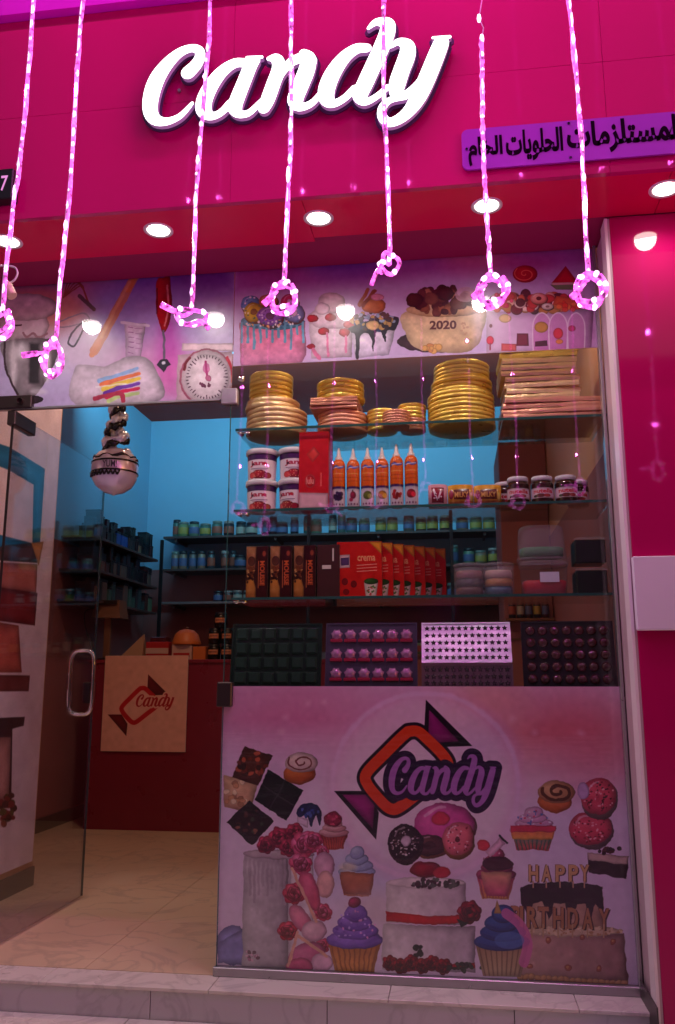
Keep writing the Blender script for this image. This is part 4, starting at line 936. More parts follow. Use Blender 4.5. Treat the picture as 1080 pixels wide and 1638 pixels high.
ends = [(3, 545, 'round', 'glowing pink light string at the edge of the picture, in front of the 77 sign', 55), (88, 600, 'coil', 'glowing pink light string whose coil hangs before the steel mixer bowl', 133), (303, 545, 'bow', 'glowing pink light string ending in a bow above the kitchen scale', 335), (457, 505, 'round', 'glowing pink light string ending in a coil before the blue drip cake', 467), (622, 470, 'knot', 'glowing pink light string passing the letter d and ending in a knot', 614), (787, 495, 'round', 'pink light string with a bare wire at its top, hanging before the purple plaque', 765), (948, 495, 'round', 'glowing pink light string ending in a coil at the pillar edge', 912)]
for px, py, form, lab, ptop in ends:
    xb, zb = on_y(px, py, SY); xt, zt = on_y(ptop, 0, SY)
    k = (4.4-zb)/(zt-zb); xtop = xb+(xt-xb)*k
    light_string(xtop, xb, zb, lab, form, 4.4, on_y(765, 62, SY)[1] if ptop == 765 else None)
light_string(.66, .64, 1.94, 'glowing pink light string hanging in front of the pillar', 'coil')
light_string(.93, .92, 1.90, 'outermost glowing pink light string beyond the pillar light', 'coil')

# pale plug hanging on a bent cable at the soffit
hk = thing('hanging_plug', 'cream plug hanging from a bent cable under the soffit', 'plug', (-1.62, -.5, 2.4))
P = [on_y(*p, -.62) for p in ((-5, 426), (10, 425), (24, 428), (28, 437), (24, 447), (17, 452))]
MB().tube(smooth_pts([(a, -.62, b) for a, b in P], False, 5), .0035, 6).build('cable', M['white_pl'], hk)
P = [on_y(*p, -.62) for p in ((17, 452), (11, 459), (12, 462), (20, 474))]
MB().tube([(a, -.62, b) for a, b in P], [.010, .018, .021, .017], 10).build('plug_body', mat('cream plug', (.7, .62, .42), .5, bump=.3), hk)

# ------------------------------------------------------------------ display shelves in the window
SZ = (2.004, 1.672, 1.325, .982)
names = ['upper glass shelf carrying gold cake boards', 'middle glass shelf carrying buckets, syrup bottles and spread jars', 'lower glass shelf carrying chocolate boxes and plastic tubs']
for z, lab in zip(SZ, names):
    t = thing('display_shelf', lab, 'shelf', (-.14, .06, z), 'glass shelves in the window')
    MB().box(-.858, .0605, z-.010, GX+.015, .42, z-.0005).build('shelf_pane', M['glass_shelf'], t)
    MB().box(-.858, .0585, z-.0103, GX+.015, .0603, z-.0002).build('glass_edge', M['glass_edge'], t)
    for x in (-.845, -.815): 
        MB().box(x, .062, z-.022, x+.014, .10, z-.0105, bev=.002).build('bracket', M['chrome'], t)
    MB().tube([(-.85, .064, z-.016), (-.80, .064, z-.018)], .003, 6).build('bracket', M['chrome'], t)
dk = thing('display_deck', 'dark deck of the window display holding leaning trays', 'shelf', (-.14, .06, .97))
MB().box(-.862, .02, .955, GX+.02, .46, .980, bev=.002).build('deck_board', M['dark'], dk)
MB().box(-.862, .012, 0, GX+.02, .02, .954).build('front_board', M['white_pl'], dk)
MB().box(-.862, .021, 0, -.850, .46, .954).build('side_board', M['counter'], dk)

# ---- gold boards
def round_board(r, th, m):
    t = thing('cake_board', '', 'cake board')
    MB().lathe([(.001, .0006), (r*.96, .0004), (r, .003), (r*1.004, th*.5), (r, th-.003), (r*.965, th-.0004), (r*.9, th-.001), (.001, th-.001)], n=36, wob=lambda a, z: 1+.006*math.sin(9*a+z*300)).build('board', M[m], t)
    return t
def square_board(w_, d_, th, m, seed):
    t = thing('cake_board', '', 'cake board'); r = random.Random(seed); mb = MB(); n = 9
    X = [-w_/2+w_*k/n for k in range(n+1)]; f = [r.uniform(-.0022, .0022) for _ in X]; g_ = [r.uniform(-.0022, .0022) for _ in X]; o_ = [r.uniform(-.0015, .0015) for _ in X]
    for k in range(n):
        a, b = X[k], X[k+1]; e = .0025
        for y0, y1 in ((-d_/2, d_/2),):
            F = [(a, y0+o_[k], .001+abs(f[k])*.3), (b, y0+o_[k+1], .001+abs(f[k+1])*.3), (b, y0+o_[k+1]-.001, th*.5), (a, y0+o_[k]-.001, th*.5)]
            mb.face(F, 0, None, False); mb.face([F[3], F[2], (b, y0+e, th+g_[k+1]-.002), (a, y0+e, th+g_[k]-.002)])
            mb.face([(a, y0+e, th+g_[k]-.002), (b, y0+e, th+g_[k+1]-.002), (b, y1, th), (a, y1, th)])
            mb.face([(a, y1, 0), (b, y1, 0), F[1], F[0]]); mb.face([(b, y1, 0), (a, y1, 0), (a, y1, th), (b, y1, th)])
    for k, sg_ in ((0, 0), (n, 1)):
        x = X[k]; mb.face([(x, d_/2, 0), (x, -d_/2+o_[k], .001+abs(f[k])*.3), (x, -d_/2+o_[k]-.001, th*.5), (x, -d_/2+.0025, th+g_[k]-.002), (x, d_/2, th)])
    mb.build('board', M[m], t)
    return t
CACHE = {}
def put_board(kind, a, b, th, m, x, y, z, rz, label, group, seed=0):
    key = (kind, a, b, th, m, seed)
    if key not in CACHE:
        o = round_board(a, th, m) if kind == 'r' else square_board(a, b, th, m, seed); CACHE[key] = o; o.location = (x, y, z); o.rotation_euler = (0, 0, rz); o['label'] = label; o['group'] = group
    else: o = clone(CACHE[key], (x, y, z), rz, label, group)
    return o
def board_stack(where, rows, x, y, z):
    """rows bottom to top: (count, kind, a, b, th, material, dx, dy)"""
    k = 0
    total = sum(r[0] for r in rows)
    for cnt, kind, a, b, th, m, dx, dy in rows:
        for _ in range(cnt):
            word_ = {'gold': 'gold', 'gold_pale': 'pale gold', 'rose_gold': 'copper pink'}[m]
            pos = 'topmost' if k == total-1 else ORD[k] if k == 0 else ORD[k]+' up'
            put_board(kind, a, b, th, m, x+dx+random.uniform(-.003, .003), y+dy+random.uniform(-.004, .004), z, random.uniform(-.05, .05) if kind == 's' else random.uniform(0, 6),
                      f'{"round" if kind == "r" else "rectangular"} {word_} cake board, {pos} in the stack {where}', 'gold cake boards stacked on the upper shelf', seed=(k*7+len(where)) % 4 if kind == 's' else 0)
            z += th; k += 1
Z1 = SZ[0]
board_stack('above the white buckets', [(5, 'r', .127, 0, .0205, 'gold_pale', .012, .01), (2, 'r', .112, 0, .0225, 'gold_pale', -.004, 0), (6, 'r', .092, 0, .0195, 'gold', -.010, 0)], -.735, .205, Z1)
board_stack('above the red box', [(5, 'r', .103, 0, .0165, 'rose_gold', .010, .02), (4, 's', .190, .19, .0125, 'rose_gold', -.012, 0), (4, 'r', .098, 0, .0200, 'gold', .004, .01)], -.452, .19, Z1)
board_stack('of small round boards', [(6, 'r', .062, 0, .0150, 'gold', 0, 0)], -.278, .205, Z1)
board_stack('of tiny pink boards', [(6, 'r', .055, 0, .0105, 'rose_gold', 0, 0)], -.215, .135, Z1)
board_stack('of small pink and gold boards', [(4, 'r', .052, 0, .0130, 'rose_gold', 0, 0), (4, 'r', .058, 0, .0150, 'gold', 0, 0)], -.155, .215, Z1)
board_stack('with the widest boards', [(8, 'r', .135, 0, .0172, 'gold', 0, 0), (3, 'r', .124, 0, .0190, 'gold', 0, 0), (4, 'r', .113, 0, .0180, 'gold', .002, 0)], .045, .215, Z1)
board_stack('beside the pillar', [(4, 's', .375, .30, .0215, 'rose_gold', .020, 0), (4, 's', .285, .26, .0240, 'gold_pale', -.010, 0), (3, 's', .290, .26, .0255, 'gold_pale', -.022, 0), (2, 's', .300, .25, .0235, 'gold', -.020, 0), (1, 's', .300, .25, .015, 'rose_gold', -.010, 0)], .37, .235, Z1)

# ---- buckets with printed wrap
def small_canvas(w_, h, k, base): return Canvas(0, 0, w_, h, k, lambda x, y: (x, h-y), base)
c = small_canvas(.40, .11, 700, (236, 220, 226)); c.mpp = 1
c.poly([(0, 0), (.4, 0), (.4, .026), (0, .026)], (70, 30, 90)); c.tris([[(a, b) for a, b in t] for t in place_text(text_mesh('Jam', .02), .155, .032, .235, .058)], (180, 40, 70)); 
c.ell(.20, .092, .036, .020, (196, 30, 50), (120, 10, 30)); c.ell(.165, .095, .018, .014, (220, 60, 70)); c.ell(.24, .096, .02, .013, (150, 20, 40)); c.dots(.2, .09, .034, .016, 24, .0018, [(250, 200, 150)]); c.ell(.225, .045, .005, .006, (200, 20, 40)); c.ell(.17, .047, .006, .006, (80, 20, 50))
c.line([(.16, .066), (.24, .066)], .0015, (120, 90, 120), sm=False); c.line([(.17, .072), (.235, .072)], .001, (150, 120, 140), sm=False)
M['bucket_print'] = image_mat('bucket wrap', c.a, .3)
t0 = thing('bucket', 'x', 'bucket')
MB().lathe([(.001, .001), (.054, .001), (.056, .003)], n=28).build('base', M['white_pl'], t0)
MB().lathe([(.056, .0032), (.0605, .105)], n=28).build('tub', M['bucket_print'], t0)
MB().lathe([(.061, .1055), (.066, .107), (.066, .123), (.063, .127), (.055, .1275), (.001, .1265)], n=28).build('lid', M['white_pl'], t0)
bl = [(-.765, 0, 'lower white fruit jam bucket in the stack nearest the door'), (-.765, 1, 'upper white fruit jam bucket in the stack nearest the door'), (-.632, 0, 'lower white fruit jam bucket beside the red box'), (-.632, 1, 'upper white fruit jam bucket beside the red box')]
for i, (x, k, lab) in enumerate(bl):
    loc = (x, .145, SZ[1]+k*.1285)
    if i == 0: t0.location = loc; t0['label'] = lab; t0['group'] = 'white buckets on the middle shelf'
    else: clone(t0, loc, (.2, 0, -.4)[i % 3], lab, 'white buckets on the middle shelf')
# ---- tall red box
c = small_canvas(.12, .31, 900, (196, 16, 22)); c.mpp = 1
c.poly([(0, .245), (.12, .25), (.12, .31), (0, .31)], (222, 170, 180)); c.poly([(.03, .09), (.06, .06), (.085, .09), (.055, .125)], (214, 60, 50)); c.ell(.045, .20, .022, .028, (220, 70, 70)); c.ell(.045, .20, .017, .023, (190, 20, 24)); c.tris(place_text(text_mesh('lulu', .02), .03, .185, .06, .212), (235, 150, 140)); c.line([(.09, .17), (.09, .22)], .003, (225, 90, 80), sm=False); c.grain(.01, .02)
rb = thing('gift_box', 'tall red box with pale foot and oval emblem between buckets and bottles', 'box', (-.54, .11, SZ[1]))
MB().box(-.602, .085, SZ[1], -.482, .20, SZ[1]+.315, 0, 1, bev=.0015).build('carton', [mat('red card', (.5, .008, .012), .35), image_mat('red box print', c.a, .3)], rb)
# ---- syrup bottles
fr = [('purple berry', (60, 30, 80)), ('pink cherry', (190, 50, 90)), ('green apple', (130, 140, 60)), ('orange', (230, 150, 60)), ('red strawberry', (190, 30, 40)), ('red apple', (200, 40, 60))]
M['nozzle'] = mat('clear nozzle', (.75, .62, .55), .3)
bottle0 = None
for i, (nm, col) in enumerate(fr):
    c = small_canvas(.17, .20, 420, (222, 96, 14)); c.mpp = 1
    c.poly([(0, .118), (.17, .118), (.17, .2), (0, .2)], (226, 214, 222)); c.poly([(0, .112), (.17, .112), (.17, .121), (0, .121)], (60, 30, 100)); c.line([(.06, .038), (.075, .03), (.09, .036), (.11, .03)], .0045, (50, 70, 170)); c.line([(.062, .036), (.108, .031)], .0016, (240, 230, 235), sm=False)
    c.line([(.06, .06), (.11, .06)], .0014, (240, 190, 120), sm=False); c.line([(.062, .075), (.108, .075)], .0012, (170, 60, 10), sm=False); c.line([(.064, .09), (.106, .09)], .0012, (170, 60, 10), sm=False)
    if i in (0, 4): c.dots(.085, .15, .018, .016, 12, .008, [col, tuple(v*.7 for v in col)])
    elif i == 1: c.line([(.085, .128), (.08, .17)], .002, (60, 60, 40)); c.ell(.086, .148, .012, .015, col, tuple(v*.6 for v in col)); c.ell(.078, .166, .008, .008, col)
    else: c.ell(.085, .15, .019, .017, col, tuple(v*.6 for v in col)); c.ell(.095, .153, .010, .010, tuple(min(255, v*1.3) for v in col))
    for k in range(4): c.ell(.066+k*.013, .184, .0035, .0035, (110, 50, 90))
    m_ = image_mat('syrup label '+nm, c.a, .28)
    lab = f'orange syrup bottle with {nm} label, {NTH[i]} from the red box'
    loc = (-.446+i*.0575, .115, SZ[1]); g_ = 'orange syrup bottles on the middle shelf'
    if bottle0 is None:
        t = thing('syrup_bottle', lab, 'bottle', (0, 0, 0), g_)
        MB().lathe([(.001, .0), (.024, .0005), (.0262, .004), (.0265, .17), (.0255, .182), (.021, .194), (.014, .20)], n=24).build('bottle_body', m_, t)
        MB().lathe([(.0145, .2003), (.0145, .210), (.010, .212), (.0085, .222), (.0035, .250), (.001, .251)], n=16).build('nozzle', M['nozzle'], t)
        t.location = loc; bottle0 = t
    else:
        t = clone(bottle0, loc, random.uniform(-.08, .08), lab, g_)
        b = [ch for ch in t.children if ch.name.startswith('bottle_body')][0]; b.data = b.data.copy(); b.data.materials[0] = m_
    t.scale = (1, 1, (1, .985, .99, .985, 1.03, 1.035)[i])
# ---- yellow packs
c = small_canvas(.15, .085, 900, (206, 140, 40)); c.mpp = 1
c.poly([(.035, .02), (.125, .018), (.125, .062), (.035, .06)], (110, 40, 24)); c.tris(place_text(text_mesh('MILKY', .02), .04, .03, .12, .052), (226, 170, 90)); c.ell(.02, .04, .014, .02, (150, 40, 60)); c.line([(.0, .075), (.15, .072)], .004, (180, 90, 30), sm=False); c.ell(.137, .05, .01, .02, (226, 190, 90)); c.grain(.02, .05)
my = image_mat('yellow pack print', c.a, .25)
c = small_canvas(.085, .085, 900, (214, 150, 160)); c.mpp = 1; c.poly([(.014, .012), (.07, .014), (.068, .074), (.016, .072)], (150, 20, 50)); c.line([(.025, .02), (.04, .06), (.055, .03)], .004, (230, 200, 210)); c.dots(.04, .05, .02, .02, 14, .003, [(240, 220, 230), (90, 10, 40)])
mp = image_mat('pink pack print', c.a, .25)
for i, (x0, x1, m_, lab) in enumerate(((-.093, -.020, mp, 'small pink and white pack at the start of the yellow packs'), (-.018, .080, my, 'yellow biscuit pack nearest the pink pack'), (.082, .185, my, 'yellow biscuit pack nearest the spread jars'))):
    t = thing('biscuit_pack', lab, 'pack', (x0, .1, SZ[1]), 'packs on the middle shelf')
    mb = MB(); n = 8
    h0 = .084-.004*i
    for k in range(n):
        a, b = x0+(x1-x0)*k/n, x0+(x1-x0)*(k+1)/n; f = lambda u: .010*math.sin(PI*u)**.5; A, B = f(k/n), f((k+1)/n)
        z0 = SZ[1]; mb.face([(a, .10-A, z0), (b, .10-B, z0), (b, .098-B, z0+h0*(.97+.03*B/.01)), (a, .098-A, z0+h0*(.97+.03*A/.01))], 0, [(k/n, 0), ((k+1)/n, 0), ((k+1)/n, 1), (k/n, 1)], True)
        mb.face([(a, .16, z0), (b, .16, z0), (b, .16, z0+h0), (a, .16, z0+h0)]); mb.face([(a, .098-A, z0+h0*(.97+.03*A/.01)), (b, .098-B, z0+h0*(.97+.03*B/.01)), (b, .16, z0+h0), (a, .16, z0+h0)]); mb.face([(a, .10-A, z0), (b, .10-B, z0), (b, .16, z0), (a, .16, z0)])
    for x in (x0, x1): mb.face([(x, .10, SZ[1]), (x, .16, SZ[1]), (x, .16, SZ[1]+h0), (x, .098, SZ[1]+h0*.97)])
    mb.build('wrapper', m_, t)
# ---- spread jars
c = small_canvas(.26, .085, 900, (60, 22, 14)); c.mpp = 1
c.poly([(.0, .022), (.26, .022), (.26, .072), (0, .072)], (226, 196, 204)); c.tris(place_text(text_mesh('nutella', .02), .092, .028, .168, .048), (200, 14, 34)); c.ell(.12, .06, .018, .009, (110, 50, 40)); c.ell(.145, .06, .014, .008, (180, 60, 60)); c.ell(.10, .062, .008, .006, (60, 40, 30))
M['jar'] = image_mat('jar wrap', c.a, .15, coat=.6)
M['brown_glass'] = mat('brown spread', (.05, .016, .01), .12, coat=.6)
t0 = thing('spread_jar', 'x', 'jar')
MB().lathe([(.001, .001), (.036, .001), (.040, .006)], n=28).build('jar_foot', M['brown_glass'], t0)
MB().lathe([(.040, .0062), (.0415, .03), (.041, .074)], n=28).build('jar_label', M['jar'], t0)
MB().lathe([(.041, .0743), (.038, .082), (.034, .086)], n=28).build('jar_neck', M['brown_glass'], t0)
MB().lathe([(.034, .0862), (.0385, .087), (.0385, .101), (.036, .104), (.001, .1045)], n=28).build('lid', M['white_pl'], t0)
for i, (x, y, lab) in enumerate(((.250, .115, 'chocolate spread jar with white lid, first of the front three beside the yellow pack'), (.341, .115, 'chocolate spread jar with white lid, middle of the front three'), (.430, .115, 'chocolate spread jar with white lid, front one nearest the pillar'), (.205, .20, 'chocolate spread jar half hidden behind the front jars and yellow pack'), (.485, .20, 'chocolate spread jar set back beside the pillar'))):
    if i == 0: t0.location = (x, y, SZ[1]); t0['label'] = lab; t0['group'] = 'chocolate spread jars'; t0.scale = (1.03, 1.03, 1)
    else: clone(t0, (x, y, SZ[1]), random.uniform(-.15, .15), lab, 'chocolate spread jars').scale = (1.03, 1.03, 1)
# ---- brown chocolate boxes
c = small_canvas(.09, .21, 900, (58, 20, 14)); c.mpp = 1
c.poly([(0, 0), (.042, 0), (.038, .09), (.01, .10), (0, .12)], (186, 130, 84), (110, 60, 40), 'v'); c.poly([(0, .14), (.03, .13), (.042, .17), (.042, .21), (0, .21)], (214, 140, 60), (150, 90, 40), 'v'); c.ell(.022, .06, .016, .02, (90, 44, 30)); c.ell(.02, .10, .018, .016, (130, 70, 40)); c.dots(.02, .12, .018, .05, 14, .006, [(60, 26, 20), (200, 150, 90), (120, 60, 30)])
c.poly([(.044, 0), (.09, 0), (.09, .21), (.044, .21)], (64, 12, 14)); 
T = text_mesh('MOUSSE', .02); c.tris([[(.058+(v)*.020, .06+u*.10) for u, v in t] for t in T], (220, 100, 50)); c.line([(.052, .06), (.052, .17)], .0012, (210, 120, 60), sm=False); c.ell(.075, .03, .008, .012, (150, 60, 40)); c.grain(.02, .03)
mbx = image_mat('brown box print', c.a, .3); mside = mat('dark brown card', (.06, .012, .01), .4)
for i, x in enumerate((-.812, -.716, -.622, -.528)):
    t = thing('chocolate_box', ['dark brown mousse box nearest the door end of the lower shelf', 'second dark brown mousse box from the door end', 'third dark brown mousse box from the door end', 'darkest brown mousse box next to the red boxes'][i], 'box', (x, .12, SZ[2]), 'brown boxes on the lower shelf')
    MB().box(x, .10+.0, SZ[2], x+.088, .17, SZ[2]+.205, 0, 1, bev=.001).build('carton', [mside, mbx if i < 3 else mside], t)
    if i == 3:
        MB().box(x+.02, .0985, SZ[2]+.11, x+.055, .0997, SZ[2]+.125).build('label_strip', M['paper'], t); MB().box(x+.06, .0985, SZ[2]+.14, x+.066, .0997, SZ[2]+.19).build('label_strip', M['paper'], t)
    t.rotation_euler = (0, 0, random.uniform(-.06, .02))
# ---- red boxes in a fanned row
c = small_canvas(.175, .215, 900, (206, 26, 16)); c.mpp = 1
c.poly([(.125, 0), (.175, 0), (.175, .05)], (236, 150, 40)); c.poly([(.008, .05), (.05, .048), (.05, .10), (.010, .102)], (224, 190, 190)); c.poly([(.014, .062), (.046, .060), (.046, .09), (.016, .092)], (90, 60, 110)); c.tris(place_text(text_mesh('crema', .02), .08, .055, .15, .075), (240, 170, 120))
for k in range(3): c.line([(.078, .092+k*.012), (.155, .088+k*.012)], .0016, (236, 160, 140), sm=False)
c.poly([(.105, .16), (.16, .158), (.152, .215), (.112, .215)], (228, 205, 190)); c.ell(.133, .155, .028, .012, (60, 110, 40), (30, 60, 20)); c.dots(.133, .19, .018, .018, 14, .004, [(190, 60, 60), (90, 120, 60)]); c.ell(.03, .155, .012, .014, (120, 10, 14)); c.ell(.065, .165, .012, .014, (120, 10, 14)); c.ell(.035, .195, .012, .012, (130, 10, 14)); c.grain(.012, .02)
mrx = image_mat('red dessert box print', c.a, .3); mred = mat('red card side', (.42, .008, .01), .35)
for i in range(7):
    x = -.452+i*.0405; yy = .105+.030*i
    t = thing('dessert_box', f'bright red dessert box, {NTH[i] if i else "frontmost with pale label"} in the fanned row', 'box', (x+.09, yy+.01, SZ[2]), 'red dessert boxes in a fanned row')
    MB().box(x, yy, SZ[2], x+.175, yy+.028, SZ[2]+.215-.001*i, 0, 1, bev=.001).build('carton', [mred, mrx], t)
t = thing('red_carton', 'plain dark red carton standing between brown and red boxes', 'box', (-.47, .25, SZ[2])); MB().box(-.50, .26, SZ[2], -.41, .34, SZ[2]+.15, bev=.001).build('carton', mred, t)
# ---- round clear jars
for i, (x, lab, cols) in enumerate(((-.005+.06, 'clear round jar of dark sweets beside the red boxes', ((.30, .10, .10), (.06, .04, .06), (.15, .05, .05))), (.165, 'clear round jar of cream, orange and blue sweets', ((.65, .40, .34), (.55, .22, .05), (.05, .13, .22))))):
    t = thing('sweet_jar', lab, 'jar', (x, .14, SZ[2]), 'clear jars of sweets')
    MB().lathe([(.001, .002), (.056, .002), (.058, .006), (.058, .10), (.054, .106)], (x, .14, SZ[2]), 28).build('jar_wall', M['clear_pl'], t)
    MB().lathe([(.056, .1063), (.060, .107), (.060, .121), (.057, .123), (.001, .1225)], (x, .14, SZ[2]), 28).build('lid', M['clear_pl'], t)
    for k, cc in enumerate(reversed(cols)):
        MB().lathe([(.001, .004+k*.031), (.053, .004+k*.031), (.054, .019+k*.031), (.050, .033+k*.031), (.001, .034+k*.031)], (x, .14, SZ[2]), 28, wob=lambda a, z: 1-.05*abs(math.sin(6*a+z*90))).build('sweets', mat('sweets', cc, .3, bump=.6, bscale=80, bdist=.006), t)
# ---- rectangular tubs
def tub(x0, x1, y0, z0, h, label, fill, fz0, fz1, flip, lab2=None):
    t = thing('plastic_tub', label, 'tub', ((x0+x1)/2, y0, z0), 'clear tubs on the lower shelf')
    mb = MB(); cx = (x0+x1)/2; n = 26; cy = y0+.075; hw = (x1-x0)/2
    def ring(s, z): return [(cx+hw*s*math.copysign(abs(math.cos(a))**.5, math.cos(a)), cy+.075*s*math.copysign(abs(math.sin(a))**.5, math.sin(a)), z) for a in np.linspace(0, 2*PI, n+1)[:-1]]
    def loft(L, m, nm):
        mb = MB()
        for A, B in zip(L[:-1], L[1:]):
            for k in range(n): mb.face([A[k], A[(k+1) % n], B[(k+1) % n], B[k]], 0, None, True)
        mb.face(L[0][::-1]); mb.face(L[-1]); mb.build(nm, m, t)
    prof = [(.86, .001), (.89, .004), (.95, .10*h/.11), (.955, h-.018)] if not flip else [(.99, .012), (.95, .03), (.92, h*.8), (.86, h*.95), (.76, h-.001)]
    loft([ring(s, z0+z) for s, z in prof], M['clear_pl'], 'tub_wall')
    lid = [(.99, h-.0175), (1.0, h-.015), (1.0, h-.003), (.97, h)] if not flip else [(.97, .0), (1.0, .002), (1.0, .011), (.98, .0118)]
    loft([ring(s, z0+z) for s, z in lid], M['clear_pl'], 'lid')
    loft([ring(.85, z0+fz0), ring(.88, z0+fz1-.004), ring(.8, z0+fz1)], mat('tub filling', fill, .45, bump=.5, bscale=60, bdist=.005), 'filling')
    if lab2: MB().box(*lab2).build('label_sticker', M['lilac_board'], t)
tub(.243, .428, .09, SZ[2], .128, 'clear tub of red filling with a white sticker, below the green one', (.62, .008, .03), .004, .055, False, (.315, .0885, SZ[2]+.045, .385, .0895, SZ[2]+.083))
tub(.238, .424, .09, SZ[2]+.129, .136, 'clear upturned tub with a green filling on top of the red one', (.04, .20, .07), .018, .052, True)
for k, lab in enumerate(('lower black cake box with a clear lid beside the pillar', 'upper black cake box with a clear peaked lid beside the pillar')):
    z = SZ[2]+k*.115; t = thing('cake_box', lab, 'box', (.50, .12, z), 'black cake boxes')
    MB().box(.448, .10, z, .560, .22, z+.088, bev=.004).build('box_body', M['black'], t)
    mb = MB(); A = [(.444, .096, z+.0885), (.566, .096, z+.0885), (.566, .224, z+.0885), (.444, .224, z+.0885)]; B = [(.458, .11, z+.098), (.552, .11, z+.098), (.552, .21, z+.098), (.458, .21, z+.098)]
    for q in range(4): mb.face([A[q], A[(q+1) % 4], B[(q+1) % 4], B[q]])
    if k: P_ = (.505, .16, z+.112); [mb.face([B[q], B[(q+1) % 4], P_]) for q in range(4)]
    else: mb.face(B)
    mb.build('lid', M['clear_pl'], t)
# ---- trays leaning behind the pane
def tray(x0, x1, label, base, cols, rows, shape, cm, margin=.012, cm2=None, tilt=.16, z0=.981, h=.243, y0=.050):
    H_ = h/math.cos(tilt); t = thing('mould_tray', label, 'tray', (0, 0, 0), 'moulded trays leaning in the window')
    W_ = x1-x0
    MB().box(0, 0, 0, W_, .004, H_, bev=.0015).build('sheet', M[base], t)
    for a in ((0, -.004, 0, W_, -.0005, .006), (0, -.004, H_-.006, W_, -.0005, H_), (0, -.004, .0065, .006, -.0005, H_-.0065), (W_-.006, -.004, .0065, W_, -.0005, H_-.0065)): MB().box(*a).build('rim', M[base], t)
    dx, dz = (W_-2*margin)/cols, (H_-2*margin)/rows; s = min(dx, dz)*(.48 if shape == 'star' else .42); c0 = None
    for j in range(rows):
        for i in range(cols):
            p = (margin+dx*(i+.5), -.0008, margin+dz*(j+.5))
            if c0 is None:
                mb = MB(); 
                if shape == 'star':
                    P = [((s if k % 2 == 0 else s*.5)*math.sin(k*PI/5), (s if k % 2 == 0 else s*.5)*math.cos(k*PI/5)) for k in range(10)]
                    for k in range(10): a, b = P[k], P[(k+1) % 10]; mb.face([(a[0], 0, a[1]), (b[0], 0, b[1]), (b[0]*.5, -.003, b[1]*.5), (a[0]*.5, -.003, a[1]*.5)]); mb.face([(a[0]*.5, -.003, a[1]*.5), (b[0]*.5, -.003, b[1]*.5), (0, -.0015, 0)])
                elif shape == 'dome':
                    mb.lathe([(s, 0), (s*.93, -.005), (s*.6, -.010), (.0005, -.012)], n=12, ax='y')
                elif shape == 'square':
                    for k in range(4):
                        A = [(-s, -s), (s, -s), (s, s), (-s, s)]; a, b = A[k], A[(k+1) % 4]; mb.face([(a[0], 0, a[1]), (b[0], 0, b[1]), (b[0]*.7, -.009, b[1]*.7), (a[0]*.7, -.009, a[1]*.7)])
                    mb.face([(-s*.7, -.009, -s*.7), (s*.7, -.009, -s*.7), (s*.7, -.009, s*.7), (-s*.7, -.009, s*.7)])
                elif shape == 'shell':
                    mb.lathe([(s*.95, 0), (s*.85, -.006), (s*.4, -.010), (.0005, -.011)], (0, 0, s*.25), n=14, ax='y', wob=lambda a, z: 1+.12*math.sin(7*a))
                c0 = mb.build('cavity', M[cm], t)
                if shape == 'shell': f0 = MB().box(-s*1.05, -.0085, -s*1.05, s*1.05, -.0005, -s*.5, bev=.002).build('cavity_base', M[cm2], t)
                c0.location = p
                if shape == 'shell': f0.location = p
            else:
                share(c0, 'cavity', p, t)
                if shape == 'shell': share(f0, 'cavity_base', p, t)
    t.location = (x0, y0, z0); t.rotation_euler = (-tilt, 0, 0)
    return t
M['dk_green'] = mat('dark green tray', (.008, .018, .013), .25, coat=.5)
M['dk_green2'] = mat('green cavity', (.02, .045, .034), .18, coat=.6)
M['plum'] = mat('smoked tray', (.075, .05, .10), .2, coat=.6)
M['pink_c'] = mat('pink sweet', (.50, .20, .42), .18, metal=.4, coat=.5, bump=.4, bscale=120)
M['red_c'] = mat('crimson sweet', (.32, .01, .05), .3, coat=.3)
M['silver'] = mat('silver blister', (.88, .84, .88), .34, metal=.9, bump=.8, bscale=14, bdist=.010)
M['silver2'] = mat('silver star', (.10, .07, .09), .25, metal=.6)
M['dk_red'] = mat('dark red blister', (.075, .006, .014), .15, coat=.8)
M['dk_tray'] = mat('black blister', (.03, .02, .028), .15, coat=.8)
tray(-.855, -.505, 'dark green tray of square cavities, nearest the door', 'dk_green', 6, 4, 'square', 'dk_green2')
tray(-.490, -.145, 'smoked tray with three rows of pink and crimson shapes', 'plum', 6, 3, 'shell', 'pink_c', .014, 'red_c')
M['silver_shaded'] = mat('shaded silver blister', (.34, .20, .27), .3, metal=.6, bump=.5, bscale=30)  # shade on the star tray's lower half, put into this mauve colour
tray(-.130, .200, 'lower half of the silver star tray, coloured mauve as if in shade', 'silver_shaded', 13, 3, 'star', 'silver2', .008, tilt=.03, h=.090, y0=.045)
tray(-.129, .199, 'lit upper half of the silver star tray, tipped back to shine', 'silver', 13, 5, 'star', 'silver2', .008, tilt=.40, z0=1.0735, h=.150, y0=.050)  # same star tray, lit upper half tipped back to catch the light
tray(.236, .565, 'dark red blister tray with round domes, nearest the pillar', 'dk_tray', 7, 5, 'dome', 'dk_red')

